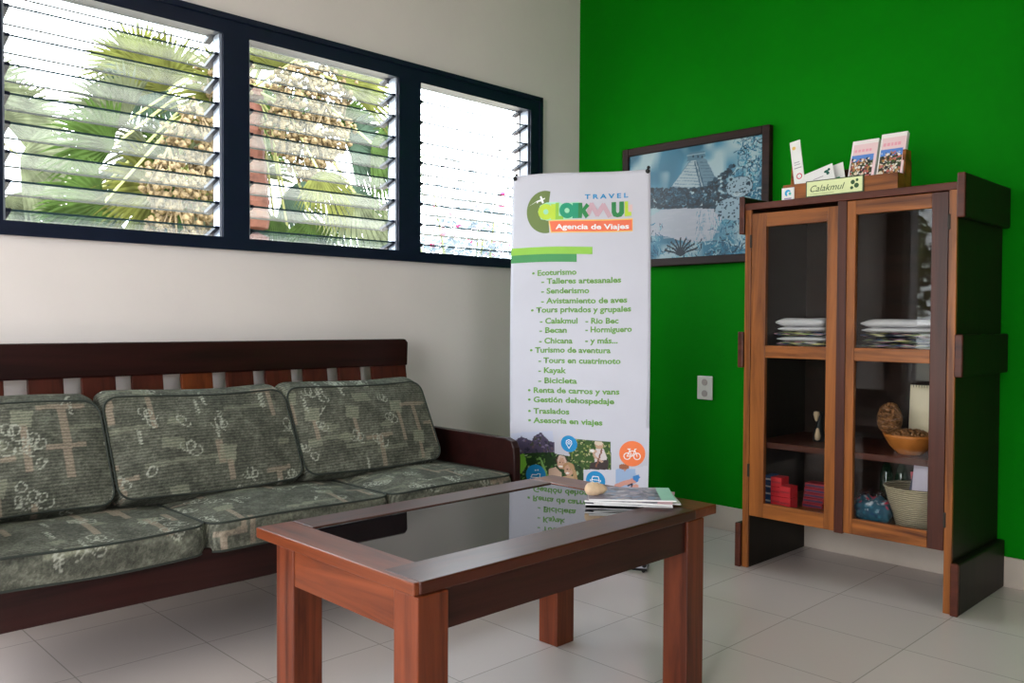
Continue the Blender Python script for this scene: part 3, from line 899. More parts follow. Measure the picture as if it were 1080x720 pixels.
def brochure(y0, y1, h, seed, label, tx, ty=math.radians(17)):
    w = y1 - y0
    t = thing('brochure_stack', (3.372, (y0 + y1) / 2, ZT + .011), label, 'brochure', 'photo brochures in the wooden box')
    c = (3.372, (y0 + y1) / 2, ZT + .011)
    part('pages', boxes(((3.372, y0, ZT + .011), (3.392, y1, ZT + .011 + h))), M['paper'], t)
    r = np.random.default_rng(seed)
    cvs = Canvas(70, 140, w, h, (.80, .76, .76))
    cvs.put(cvs.Y < h, (.80, .58, .60)); cvs.put((cvs.X < .007) | (cvs.Y > h * .93), (.82, .78, .76))
    cvs.put((cvs.X > .006) & (cvs.X < w - .010) & (cvs.Y < h * .72), (.10, .24, .62))
    cvs.put((cvs.X > .006) & (cvs.X < w - .010) & (cvs.Y < h * .60), (.06, .045, .03))
    for k in range(420):
        yy = r.random() * h * .66; xx = .008 + r.random() * (w - .02)
        if yy > h * .55 and r.random() < .6: continue
        cvs.ell(xx, yy, .002 + r.random() * .006, .002 + r.random() * .004, [(.02, .03, .02), (.75, .66, .50), (.05, .10, .03), (.45, .22, .08), (.80, .78, .74), (.01, .01, .02), (.50, .14, .12)][r.integers(7)], .9, r.random() * 3, clip=(cvs.X > .006) & (cvs.X < w - .010))
    for k in range(5):
        cvs.put((np.abs(cvs.Y - h * (.80)) < .006) & (np.abs(cvs.X - w * (.18 + .14 * k)) < w * .05), (.80, .36, .44))
    cover = sheet('cover', cvs, lambda u, v: (-.0006, w / 2 - u, v), M['print'], t)
    t.rotation_euler = (tx, ty, 0)
    return t


brochure(1.438, 1.543, .228, 4, 'pink titled photo brochures, left stack of the two in the wooden box', math.radians(0))
brochure(1.328, 1.428, .240, 9, 'pink titled photo brochures, right and taller stack in the wooden box', math.radians(0))
t = thing('bookmark_leaflet', (3.365, 1.742, ZT + .012), 'narrow white leaflet leaning at the left end of the wooden box', 'leaflet')
part('leaflet_sheet', boxes(((3.365, 1.719, ZT + .012), (3.369, 1.765, ZT + .262))), M['paper'], t)
bm = poly_bm([[(.008, .13), (.040, .13), (.040, .134), (.008, .134)], [(.010, .145), (.036, .145), (.036, .148), (.010, .148)], [(.010, .155), (.034, .155), (.034, .158), (.010, .158)]])
obj('leaflet_print', place(bm, lambda u, v, w: (-.0008, .023 - u, v)), flat_col('grey_ink', (.35, .33, .36)), t)
ring = circ(.026, .095, .011, 16) ; 
obj('leaflet_emblem', place(poly_bm(stroke(ring + ring[:1], .004)), lambda u, v, w: (-.0008, .023 - u, v)), flat_col('red_ink', (.70, .08, .12)), t)
obj('leaflet_sun', place(poly_bm([circ(.016, .22, .008, 12)]), lambda u, v, w: (-.0008, .023 - u, v)), flat_col('yellow_ink', (.85, .55, .15)), t)
t.rotation_euler = (math.radians(-10), math.radians(5), 0); t.location = (3.365, 1.728, ZT + .012)

def card(name, y, z, w, h, x, rot, m, label):
    t = thing(name, (x, y, z), label, 'card', 'small cards in the wooden box')
    part('card_sheet', boxes(((x - .001, y - w / 2, z), (x + .001, y + w / 2, z + h))), m, t)
    t.rotation_euler = (math.radians(rot), math.radians(12), 0)
    return t
card('business_card', 1.615, ZT + .012, .11, .125, 3.392, -16, flat_col('teal_card', (.01, .22, .16)), 'dark teal card standing behind the white cards')
card('business_card', 1.575, ZT + .012, .07, .135, 3.385, -14, M['paper'], 'white card with folded corner behind the front cards')
t = card('business_card', 1.645, ZT + .055, .13, .075, 3.366, -17, M['paper'], 'white card with a dark green leaf emblem facing forward')
bm = poly_bm([circ(.100, .050, .010, 12, ry=.006), circ(.105, .040, .007, 10), circ(.112, .054, .006, 9)])
obj('card_emblem', place(bm, lambda u, v, w: (-.0018, .065 - u, v)), flat_col('dark_teal_ink', (.01, .10, .07)), t)
obj('card_lettering', place(poly_bm([[(.04, .034), (.085, .034), (.085, .037), (.04, .037)]]), lambda u, v, w: (-.0018, .065 - u, v)), flat_col('grey_ink', (.35, .33, .36)), t)
cvs = Canvas(40, 30, .12, .06, (.01, .25, .12)); r_ = np.random.default_rng(8)
for k in range(22): cvs.ell(r_.random() * .12, r_.random() * .06, .006, .004, [(.02, .08, .05), (.10, .45, .18), (.65, .68, .25), (.01, .14, .12)][r_.integers(4)])
t = thing('postcard', (3.358, 1.61, ZT + .012), 'green printed postcard at the front of the wooden box', 'card', 'small cards in the wooden box')
sheet('card_sheet', cvs, lambda u, v: (0, .06 - u, v), M['print'], t, .002); t.rotation_euler = (math.radians(-14), math.radians(10), 0)

# ------------------------------------------------------------------ banner stand
BL, BR = Vector((2.641, 2.707, 0)), Vector((2.909, 2.163, 0))
BE = (BR - BL).normalized(); BN = Vector((BE.y, -BE.x, 0))       # BN points to the room side? fixed below
if BN.dot(Vector((-1, -1, 0))) < 0: BN = -BN
BW, BH = .606, 1.678
bz0 = .012
ban = thing('banner_stand', ((BL + BR) / 2)[:], 'tall white travel agency banner on an X-shaped stand in front of the green wall corner', 'banner')


def BF(u, v, w=0):
    """banner sheet: u across, v metres above the floor, w towards the room; gently rippled vinyl"""
    f = (v - bz0) / BH
    du = (-.010 + .016 * (u / BW)) * math.sin(math.pi * min(1, max(0, (1 - f) * 1.1)))
    rip = .006 * math.sin(v * 9 + u * 4) * math.sin(math.pi * min(max(u / BW, 0), 1)) + .010 * math.sin(math.pi * u / BW) 
    p = BL + BE * (u + du) + BN * (rip + w) - Vector(ban.location)
    return (p.x, p.y, v + .004 * math.sin(u * 10))


def bput(name, bm, m, w=.0012, parent=None, cut=True):
    us = [v.co.x for v in bm.verts]; vs = [v.co.y for v in bm.verts]
    for ax, a, b in ((0, min(us), max(us)), (1, min(vs), max(vs))):
        t = math.ceil(a / .03) * .03
        while t < b:
            no = (1, 0, 0) if ax == 0 else (0, 1, 0); co_ = (t, 0, 0) if ax == 0 else (0, t, 0)
            bmesh.ops.bisect_plane(bm, geom=bm.verts[:] + bm.edges[:] + bm.faces[:], dist=1e-6, plane_co=co_, plane_no=no)
            t += .03
    bmesh.ops.recalc_face_normals(bm, faces=bm.faces)
    place(bm, lambda u, v, z: BF(u, v, w))
    return obj(name, bm, m, parent or sheet_o)


bm = bmesh.new()
nx, ny = 40, 110
rows = [[bm.verts.new(BF(BW * i / nx, bz0 + BH * j / ny)) for i in range(nx + 1)] for j in range(ny + 1)]
for j in range(ny):
    for i in range(nx):
        bm.faces.new((rows[j][i], rows[j][i + 1], rows[j + 1][i + 1], rows[j + 1][i]))
sheet_o = obj('banner_sheet', bm, M['vinyl'], ban, smooth=True)
sm_ = sheet_o.modifiers.new('solid', 'SOLIDIFY'); sm_.thickness = .0008; sm_.offset = 0
ink = lambda n, c: flat_col(n, c, .5)
G1, G2 = ink('light_green_ink', (.27, .55, .06)), ink('mid_green_ink', (.055, .28, .09))
TXT = ink('text_green_ink', (.15, .34, .07))
OLI = ink('olive_ink', (.14, .20, .055)); LIM = ink('lime_ink', (.50, .68, .05)); EME = ink('emerald_ink', (.01, .30, .16))
DGR = ink('deep_green_ink', (.02, .22, .06)); PIN = ink('dusty_pink_ink', (.55, .36, .42)); ORA = ink('orange_ink', (.85, .17, .08)); BLU = ink('blue_ink', (.01, .24, .52))
WHI = ink('white_ink', (.85, .85, .85)); YEL = ink('yellow_ink', (.75, .72, .10)); MINT = ink('mint_ink', (.35, .72, .48))
# stripes
bput('light_green_stripe', poly_bm([[(0 + .365 * i / 12, 1.342), (.365 * (i + 1) / 12, 1.342), (.365 * (i + 1) / 12, 1.373), (.365 * i / 12, 1.373)] for i in range(12)]), G1)
bput('dark_green_stripe', poly_bm([[(0 + .297 * i / 10, 1.308), (.297 * (i + 1) / 10, 1.308), (.297 * (i + 1) / 10, 1.342), (.297 * i / 10, 1.342)] for i in range(10)]), G2)
# logo: map crop coordinates (1080x648 crop) to banner metres
def lg(x, y):
    u = .0 + (x - 8) / 1045 * .612
    return (u, 1.69 - ((y + 72) / 7.2 + u / .606 * 8 - 8.5) / 90.2 * .372 - 0.0)
def lgp(L): return [lg(*p) for p in L]
cx, cy = 272, 266
arcp = [(cx + 145 * math.cos(a), cy + 160 * math.sin(a)) for a in np.linspace(math.radians(285), math.radians(76), 26)]
inn = [(cx + 46 * math.cos(a) + 20, cy + 66 * math.sin(a)) for a in np.linspace(math.radians(80), math.radians(280), 16)]
bput('logo_arc', poly_bm([lgp(arcp + inn)]), OLI, .0012)
plane_ = [(145, 222), (212, 180), (236, 172), (228, 150), (240, 146), (250, 165), (270, 160), (268, 168), (254, 176), (262, 196), (250, 204), (238, 186), (216, 192), (212, 202), (205, 200), (204, 190)]
bput('logo_aeroplane', poly_bm([lgp(plane_)]), WHI, .002)
def ringl(x, y, r1, r2, rect):
    o_ = circ(x, y, r1, 26); i_ = circ(x, y, r2, 26)
    q = [[o_[k], o_[(k + 1) % 26], i_[(k + 1) % 26], i_[k]] for k in range(26)]
    return [lgp(a) for a in q + rect]
bput('logo_letter_back', poly_bm([lgp([(215, 265), (232, 218), (280, 195), (380, 190), (400, 200), (530, 180), (530, 300), (420, 318), (300, 330), (240, 322)])]), MINT, .0014)
bput('logo_letter_a', poly_bm(ringl(278, 265, 60, 20, [[(318, 206), (352, 204), (352, 322), (318, 324)]])), LIM, .0022)
bput('logo_letter_l', poly_bm([lgp([(352, 196), (378, 194), (378, 292), (412, 292), (414, 316), (352, 322)])]), G1, .0021)
bput('logo_letter_o', poly_bm(ringl(440, 250, 58, 19, [[(482, 192), (532, 188), (532, 302), (482, 306)]])), EME, .0023)
bput('logo_letter_k', poly_bm([lgp([(524, 188), (552, 186), (556, 228), (584, 186), (606, 206), (578, 240), (604, 278), (580, 302), (554, 262), (552, 300), (524, 302)])]), DGR, .0024)
bput('logo_letter_m', poly_bm([lgp(p) for p in stroke([(596, 268), (622, 196), (664, 268), (708, 196), (752, 272)], 34)]), PIN, .0022)
bput('logo_letter_u', poly_bm([lgp([(766, 172), (798, 169), (800, 240), (810, 252), (822, 240), (822, 166), (854, 164), (856, 250), (838, 276), (808, 282), (780, 276), (768, 250)])]), DGR, .0023)
bput('logo_letter_end', poly_bm([lgp([(860, 165), (884, 162), (886, 240), (908, 240), (908, 268), (862, 274)])]), LIM, .0023)
bput('logo_letter_shade', poly_bm([lgp([(886, 190), (915, 186), (915, 238), (887, 238)])]), ink('pale_pink_ink', (.72, .50, .50)), .0022)
bput('tagline_outline', poly_bm([lgp([(298, 328), (918, 286), (918, 382), (318, 422)])]), YEL, .0013)
bput('tagline_band', poly_bm([lgp([(308, 336), (914, 296), (914, 374), (325, 414)])]), ORA, .0018)
def ltext(name, s, x0, y0, x1, y1, h, m, w, bold=.02):
    """text along a sloped baseline given in crop coordinates"""
    a, b = lg(x0, y0), lg(x1, y1)
    bm = text_bm(s, a[0], b[0], 0, h, bold)
    for v in bm.verts:
        v.co.y += a[1] + (b[1] - a[1]) * (v.co.x - a[0]) / (b[0] - a[0])
    return bput(name, bm, m, w)
ltext('tagline_lettering', 'Agencia de Viajes', 355, 392, 892, 362, .021, WHI, .0026, .03)
ltext('travel_lettering', 'T R A V E L', 570, 156, 885, 134, .019, BLU, .002, .03)
lines = [('\u2022 Ecoturismo', .098, .296, 1.248), ('- Talleres artesanales', .140, .486, 1.212), ('- Senderismo', .140, .351, 1.170), ('- Avistamiento de aves', .140, .511, 1.127),
         ('\u2022 Tours privados y grupales', .095, .527, 1.087), ('- Calakmul', .136, .301, 1.040), ('- Rio Bec', .335, .475, 1.047), ('- Becan', .134, .255, 1.000), ('- Hormiguero', .335, .530, 1.010),
         ('- Chicana', .134, .281, .954), ('- y m\u00e1s...', .335, .472, .963), ('\u2022 Turismo de aventura', .093, .443, .913), ('- Tours en cuatrimoto', .132, .485, .869), ('- Kayak', .132, .256, .826),
         ('- Bicicleta', .132, .303, .782), ('\u2022 Renta de carros y vans', .084, .482, .738), ('\u2022 Gesti\u00f3n dehospedaje', .084, .461, .697), ('\u2022 Traslados', .084, .270, .647), ('\u2022 Asesoria en viajes', .084, .413, .606)]
for s, a, b, v in lines:
    bm = text_bm(s, a, b, v, .0235, .032)
    for q in bm.verts: q.co.y += .035 * (q.co.x - a)
    bput('service_lettering', bm, TXT, .0016)

# photo collage at the foot, crop coordinates of a 1080x540 crop (6.75 px per photo px)
def cg(x, y):
    u = .006 + (x - 10) / 1010 * .60
    return (u, .607 - (y - 10) / 6.75 * .00392 - u * .02 + .004)
CH = .32
cb = Canvas(250, 150, .606, .34, (.55, .55, .62))
V0 = .272
def cc(L): return [(cg(*p)[0], cg(*p)[1] - V0) for p in L]
def leafy(poly_, cols, n, seed, s=.008):
    r = random.Random(seed); m = cb.poly(cc(poly_), cols[0])
    xs = [p[0] for p in poly_]; ys = [p[1] for p in poly_]
    for k in range(n):
        (u, v), = cc([(r.uniform(min(xs), max(xs)), r.uniform(min(ys), max(ys)))])
        cb.ell(u, v, s * r.uniform(.4, 1.2), s * r.uniform(.2, .6), r.choice(cols), .9, r.uniform(0, 3), clip=m)
    return m
cb.poly(cc([(10, 100), (330, 62), (345, 230), (10, 280)]), (.50, .53, .66))
leafy([(10, 170), (90, 120), (170, 150), (190, 110), (240, 80), (300, 140), (350, 150), (350, 300), (10, 300)], [(.07, .055, .10), (.03, .03, .05), (.20, .17, .26), (.12, .08, .10), (.05, .06, .03)], 170, 1)
leafy([(80, 250), (350, 220), (590, 225), (610, 320), (560, 430), (560, 620), (60, 620), (60, 330)], [(.02, .05, .015), (.05, .14, .03), (.01, .02, .01), (.16, .30, .07), (.35, .45, .25)], 260, 2)
leafy([(455, 105), (755, 100), (760, 310), (560, 320), (440, 260)], [(.04, .09, .02), (.16, .22, .05), (.01, .02, .01), (.30, .33, .10), (.45, .42, .22)], 260, 3, .006)
cb.poly(cc([(60, 260), (110, 250), (130, 330), (90, 400), (60, 400)]), (.16, .40, .04))
cb.poly(cc([(220, 260), (250, 290), (300, 420), (270, 400)]), (.22, .42, .12)); cb.poly(cc([(340, 150), (345, 232), (455, 238), (430, 130)]), (.55, .55, .62))
# hiker with camera
cb.ell(*cc([(672, 135)])[0], .016, .014, (.48, .30, .20)); cb.ell(*cc([(668, 118)])[0], .018, .009, (.62, .52, .40))
cb.poly(cc([(650, 160), (705, 155), (730, 220), (700, 290), (640, 270), (645, 200)]), (.62, .55, .55))
cb.poly(cc([(610, 270), (700, 240), (740, 230), (735, 310), (600, 315)]), (.05, .035, .035)); cb.line(cc([(650, 180), (628, 172), (640, 220), (690, 250)]), .010, (.52, .34, .25)); cb.ell(*cc([(622, 178)])[0], .010, .007, (.75, .72, .70)); cb.line(cc([(690, 165), (650, 290)]), .007, (.20, .08, .05))
# couple
for x, y, hc in ((395, 300, (.06, .03, .02)), (448, 345, (.42, .24, .12))):
    cb.ell(*cc([(x, y - 22)])[0], .026, .022, hc); cb.ell(*cc([(x, y)])[0], .020, .024, (.56, .33, .23)); 
    cb.ell(*cc([(x - 8, y + 22)])[0], .009, .004, (.85, .80, .76))
    for dx in (-12, 10): cb.ell(*cc([(x + dx, y - 6)])[0], .003, .002, (.05, .03, .02))
cb.line(cc([(370, 280), (382, 248), (412, 250), (425, 285)]), .010, (.62, .45, .36))
cb.poly(cc([(300, 350), (350, 330), (395, 370), (405, 620), (290, 620)]), (.58, .40, .30)); cb.poly(cc([(395, 400), (440, 385), (500, 385), (510, 620), (400, 620)]), (.52, .34, .20)); cb.line(cc([(455, 300), (490, 350), (500, 400)]), .016, (.45, .28, .14))
# person with phone
cb.poly(cc([(560, 325), (790, 300), (1015, 262), (1015, 620), (560, 620)]), (.60, .60, .68))
cb.poly(cc([(790, 300), (830, 285), (925, 285), (935, 380), (870, 470), (790, 440)]), (.33, .45, .66)); cb.ell(*cc([(848, 275)])[0], .022, .012, (.34, .12, .06)); cb.poly(cc([(845, 290), (870, 292), (856, 312)]), (.50, .26, .18))
cb.line(cc([(800, 420), (850, 395), (930, 370)]), .020, (.62, .30, .24)); cb.line(cc([(810, 450), (880, 440), (935, 410)]), .018, (.66, .34, .28)); cb.poly(cc([(915, 340), (950, 325), (966, 345), (940, 385), (915, 365)]), (.05, .22, .55))
cb.line(cc([(880, 410), (910, 395), (900, 440)]), .006, (.03, .03, .05)); cb.poly(cc([(820, 460), (960, 430), (940, 500), (860, 490)]), (.06, .04, .07)); cb.poly(cc([(870, 450), (960, 440), (950, 475), (880, 480)]), (.70, .50, .46))
cb.ell(*cc([(1000, 470)])[0], .02, .03, (.60, .38, .33))
cb.put(cb.Y < .010, (.55, .55, .62))
sheet('photo_collage', cb, lambda u, v: BF(u, v + V0, .0012), M['print'], sheet_o)
def badge(name, x, y, r, m, icon):
    (u, v) = cg(x, y)
    b = bput(name, poly_bm([circ(u, v, r, 32)]), m, .0022)
    bput(name.replace('badge', 'icon'), poly_bm([[(u + a * r, v + c * r) for a, c in q] for q in icon]), WHI, .0032)
ring_ = lambda cx, cy, r, w: stroke(circ(cx, cy, r, 20) + circ(cx, cy, r, 20)[:1], w)
BB = ink('badge_blue', (.01, .25, .55)); BO = ink('badge_orange', (.88, .20, .06))
badge('pin_badge', 450, 148, .036, BB, stroke([(0, -.55), (-.35, .05), (-.30, .35), (0, .5), (.30, .35), (.35, .05), (0, -.55)], .09) + ring_(0, .12, .14, .08))
badge('bicycle_badge', 905, 178, .054, BO, ring_(-.38, -.2, .25, .07) + ring_(.38, -.2, .25, .07) + stroke([(-.38, -.2), (-.2, .22), (.2, .22), (.02, -.2), (-.38, -.2)], .06) + stroke([(.02, -.2), (-.25, .35)], .06) + stroke([(.38, -.2), (.18, .35), (.32, .38)], .06) + stroke([(-.34, .36), (-.14, .36)], .08))
badge('bus_badge', 645, 400, .042, BB, stroke([(-.38, -.35), (-.38, .15), (-.28, .45), (.28, .45), (.38, .15), (.38, -.35), (-.38, -.35)], .08) + stroke([(-.36, .1), (.36, .1)], .07) + stroke([(-.52, .1), (-.52, -.05)], .08) + stroke([(.52, .1), (.52, -.05)], .08) + [circ(-.22, -.14, .06, 10), circ(.22, -.14, .06, 10)])
badge('boat_badge', 198, 405, .045, BB, stroke([(-.5, -.25), (-.35, .02), (.1, .02), (.2, .12), (.45, .12), (.4, -.25), (-.5, -.25)], .07) + [circ(-.02, .45, .08, 8), circ(.22, .48, .08, 8)] + stroke([(-.6, -.42), (.6, -.42)], .06))
# stand: hub, four arms, foot, corner knobs
hub = BL + BE * BW / 2 - BN * .09 + Vector((0, 0, .82))
WL = lambda p: Vector(p)
for u, v in ((.012, bz0 + BH - .012), (BW - .010, bz0 + BH - .010), (.012, bz0 + .02), (BW - .010, bz0 + .02)):
    tip = BL + BE * u - BN * .010; tip.z = v
    bm = bmesh.new(); tube(bm, [hub, (hub + tip) / 2 - BN * .01, tip], .0055, 8); part('stand_arm', bm, M['black'], ban, smooth=True)
    bm = bmesh.new(); tube(bm, [tip, tip + BN * .022], .009, 10); bmesh.ops.create_icosphere(bm, subdivisions=2, radius=.0075, matrix=Matrix.Translation(tip + Vector((0, 0, .018 if v > 1 else -.012)))); part('corner_knob', bm, M['black'], ban, smooth=True)
bm = bmesh.new(); tube(bm, [hub, hub - BN * .12 - Vector((0, 0, .80))], .0065, 8)
part('rear_leg', bm, M['black'], ban, smooth=True)
bm = bmesh.new(); bmesh.ops.create_icosphere(bm, subdivisions=2, radius=.03, matrix=Matrix.Translation(hub)); part('stand_hub', bm, M['black'], ban, smooth=True)
for u in (.02, BW - .015):
    q = BL + BE * u; bm = bmesh.new(); tube(bm, [q - BN * .09 + Vector((0, 0, .008)), q + BN * .004 + Vector((0, 0, .008))], .008, 8); tube(bm, [q - BN * .01 + Vector((0, 0, .008)), q - BN * .01 + Vector((0, 0, .06))], .005, 8); part('stand_foot', bm, M['black'], ban, smooth=True)
bm = bmesh.new(); tube(bm, [BL + Vector((0, 0, bz0)), BR + Vector((0, 0, bz0))], .006, 8); part('bottom_rod', bm, M['black'], ban, smooth=True)

# ------------------------------------------------------------------ sofa
sofa = thing('wooden_sofa', (1.45, 2.85, 0), 'long dark red wooden sofa with slatted back under the window', 'sofa')
SX0, SX1 = .46, 2.43
part('top_rail', prism([(SX0, .848), (SX1, .848), (SX1 + .004, .955), (SX1 - .012, .970), (SX0, .970)], 1, 3.185, 3.225), M['sofa_wood'], sofa, bevel=.006)
xs = [(.667, .771), (.845, .954), (1.015, 1.127), (1.187, 1.297), (1.370, 1.489), (1.551, 1.660), (1.718, 1.830), (1.893, 2.003), (2.065, 2.173), (2.239, 2.425), (.49, .60)]
for i, (a, b) in enumerate(xs):
    part('back_slat', prism([(3.195, .855), (3.215, .855), (3.135, .33), (3.112, .33)], 0, a, b), M['sofa_slat_light'] if i == 4 else M['sofa_slat'], sofa)
part('lower_back_rail', boxes(((SX0, 3.10, .26), (SX1, 3.14, .38))), M['sofa_wood'], sofa, bevel=.004)
part('front_rail', boxes(((SX0, 2.45, .250), (SX1 - .03, 2.482, .372))), M['sofa_wood'], sofa, bevel=.004)
part('seat_deck', boxes(((SX0, 2.482, .335), (SX1 - .03, 3.10, .352))), M['sofa_wood'], sofa)
for a, b in ((SX0 - .03, SX0), (SX1 - .03, SX1 + .005)):
    pts = [(2.445, .0), (2.52, .0), (2.52, .22), (3.10, .22), (3.10, .0), (3.18, .0), (3.215, .585), (2.50, .581), (2.462, .570), (2.447, .545), (2.442, .50)]
    part('arm_panel', prism(pts, 0, a, b), M['sofa_wood'], sofa, bevel=.005)


def fabric_canvas(W, H, seed, feats=()):
    r = np.random.default_rng(seed)
    c = Canvas(int(W * 420), int(H * 420), W, H, (.105, .108, .083))
    c.noise(.30, 18, r); c.noise(.25, 5, r); c.noise(.35, 1.6, r)
    pale, tan, sq = (.25, .255, .185), (.30, .24, .18), (.38, .39, .32)
    rr = random.Random(seed)
    for k in range(int(W * H * 26)):        # worn patches
        x, y = rr.uniform(0, W), rr.uniform(0, H); a = rr.uniform(0, 3); s = rr.uniform(.025, .05)
        c.poly([(x + s * math.cos(a + q * 1.57) * (1 + .3 * (q % 2)), y + s * .6 * math.sin(a + q * 1.57)) for q in range(4)], pale, .55)
    for k in range(int(W * H * 16)):        # horizontal bands
        x, y = rr.uniform(-.1, W), rr.uniform(0, H); l = rr.uniform(.10, .25)
        c.poly([(x, y), (x + l, y + .012), (x + l, y + .028), (x, y + .018)], pale, .4)
    nT = int(W * H * 22)
    for k in range(nT):
        x, y = rr.uniform(.03, W - .03), rr.uniform(.03, H - .03); l = rr.uniform(.07, .16); w = rr.uniform(.008, .012)
        c.poly([(x - w, y - l), (x + w, y - l), (x + w, y), (x - w, y)], tan, .75)
        if rr.random() < .4: c.poly([(x - l * .6, y - .004), (x + l * .6, y + .002), (x + l * .6, y + .018), (x - l * .6, y + .012)], tan, .7)
        elif rr.random() < .5: c.poly([(x - .035, y), (x + .02, y - .01), (x + .035, y + .045), (x - .025, y + .05)], pale, .7)
    for k in range(int(W * H * 62)):        # scribbles
        x, y = rr.uniform(.02, W - .02), rr.uniform(.02, H - .02)
        pts = []; kind = rr.random(); ph = rr.uniform(0, 6); s = rr.uniform(.013, .022)
        for t in np.linspace(0, 1, 22):
            if kind < .5: pts.append((x + s * 2 * t + s * math.cos(ph + 14 * t), y + s * math.sin(ph + 14 * t) + s * .5 * math.sin(5 * t)))
            elif kind < .75: pts.append((x + s * .35 * math.sin(30 * t), y + 3.2 * s * t))
            else: pts.append((x + s * math.cos(6.5 * t) * (.6 + t * .5), y + s * math.sin(6.5 * t + ph)))
        c.line(pts, .0038, sq, .85)
    c.noise(.18, 1.2, r)
    return c


def cushion(name, lx, ly, t, seed, label, group, crown=.018, shear=0):
    """local box: x 0..lx, y(height of face) 0..ly, z 0..t; front face at z=t"""
    root = thing(name, (0, 0, 0), label, 'cushion', group)
    nx, ny, nz = int(lx / .0042), int(ly / .0042), 16
    cvs = fabric_canvas(lx + 2 * t, ly + 2 * t, seed)
    bm_v = []; uv = []; faces = []
    rr = np.random.default_rng(seed); ph = rr.random(6) * 6
    def shape(x, y, z):
        ux, uy = 2 * x / lx - 1, 2 * y / ly - 1
        cr = (1 - abs(ux) ** 2.6) * (1 - abs(uy) ** 2.6)
        uz = 2 * z / t - 1
        # rounded corners in plan
        R = .05
        cxx = min(max(x, R), lx - R); cyy = min(max(y, R), ly - R)
        dx, dy = x - cxx, y - cyy; d = math.hypot(dx, dy)
        m = max(abs(dx), abs(dy))
        if d > 1e-9 and m > 0:
            k = m / d; x, y = cxx + dx * k, cyy + dy * k
        # edges draw in a little towards the middle between the pipings
        side = max(abs(ux), abs(uy)) ** 12
        puff = .007 * (1 - uz * uz)
        x += (ux * puff) * side; y += (uy * puff) * side
        z2 = z + uz * cr * crown + uz * .0025 * math.sin(x * 17 + ph[0]) * math.sin(y * 15 + ph[1]) * (1 - side)
        # the rear edge of a back cushion rides up the slats, the top bulges
        y += (1 - uz) / 2 * shear * (y / ly) + (.016 * (1 - uz * uz) * (y > ly * .97) if shear else 0)
        # wavy outline
        y += .005 * math.sin(x * 9 + ph[2]) * abs(uy); z2 += .004 * math.sin(x * 8 + ph[3])
        return (x, y, z2)
    V = {}; P = []; T_ = []
    def vert(i, j, k):
        key = (i, j, k)
        if key not in V:
            x, y, z = lx * i / nx, ly * j / ny, t * k / nz
            V[key] = len(P); P.append(shape(x, y, z))
            u = x + t; w = y + t
            if 0 < k < nz:
                dd = (t - z)
                if i == 0: u = t - dd
                elif i == nx: u = lx + t + dd
                elif j == 0: w = t - dd
                elif j == ny: w = ly + t + dd
            T_.append((u, w))
        return V[key]
    for k in (0, nz):
        for i in range(nx):
            for j in range(ny):
                f = (vert(i, j, k), vert(i + 1, j, k), vert(i + 1, j + 1, k), vert(i, j + 1, k)); faces.append(f if k else f[::-1])
    for k in range(nz):
        for i in range(nx):
            faces.append((vert(i, 0, k), vert(i + 1, 0, k), vert(i + 1, 0, k + 1), vert(i, 0, k + 1)))
            faces.append((vert(i + 1, ny, k), vert(i, ny, k), vert(i, ny, k + 1), vert(i + 1, ny, k + 1)))
        for j in range(ny):
            faces.append((vert(0, j + 1, k), vert(0, j, k), vert(0, j, k + 1), vert(0, j + 1, k + 1)))
            faces.append((vert(nx, j, k), vert(nx, j + 1, k), vert(nx, j + 1, k + 1), vert(nx, j, k + 1)))
    me = bpy.data.meshes.new(name); me.from_pydata(P, [], faces)
    me.polygons.foreach_set('use_smooth', [True] * len(faces))
    T_ = np.array(T_); set_cols(me, cvs.sample(T_[:, 0], T_[:, 1]))
    link('cover', me, M['fabric'], root)
    for k in (0, nz):
        loop = [(i, 0) for i in range(0, nx, 3)] + [(nx, j) for j in range(0, ny, 3)] + [(i, ny) for i in range(nx, 0, -3)] + [(0, j) for j in range(ny, 0, -3)]
        bm = bmesh.new(); tube(bm, [P[V[(i, j, k)]] for i, j in loop], .0038, 6, True)
        obj('piping', bm, M['piping'], root, smooth=True)
    return root


def put(o, origin, xa, ya):
    """place a cushion: local x along xa, local y along ya (world vectors), z = cross"""
    xa, ya = Vector(xa).normalized(), Vector(ya).normalized(); za = xa.cross(ya).normalized(); ya = za.cross(xa)
    m = Matrix((xa, ya, za)).transposed().to_4x4(); m.translation = Vector(origin)
    o.matrix_world = m


gs, gb = 'seat cushions of the wooden sofa', 'back cushions of the wooden sofa'
pos3 = ['leftmost', 'middle', 'rightmost']
# seat: local x -> world x, local y -> world y (depth), top = local z
for i, (a, b) in enumerate(((.47, 1.125), (1.13, 1.79), (1.795, 2.395))):
    o = cushion('seat_cushion', b - a, .56, .085, 51 + i, '%s grey-green patterned seat cushion of the wooden sofa' % pos3[i], gs, crown=.022)
    put(o, (a, 2.435, .358), (1, 0, 0), (0, 1, 0))
for i, (a, b) in enumerate(((.36, .975), (.985, 1.64), (1.65, 2.295))):
    o = cushion('back_cushion', b - a, .352, .115, 71 + i, '%s grey-green patterned back cushion leaning on the sofa slats' % pos3[i], gb, crown=.022, shear=.052)
    # face towards -y : local x = +X, local y = up and back, z = cross = -y side
    put(o, (a, 2.862, .426), (1, 0, 0), (0, .46, .89))

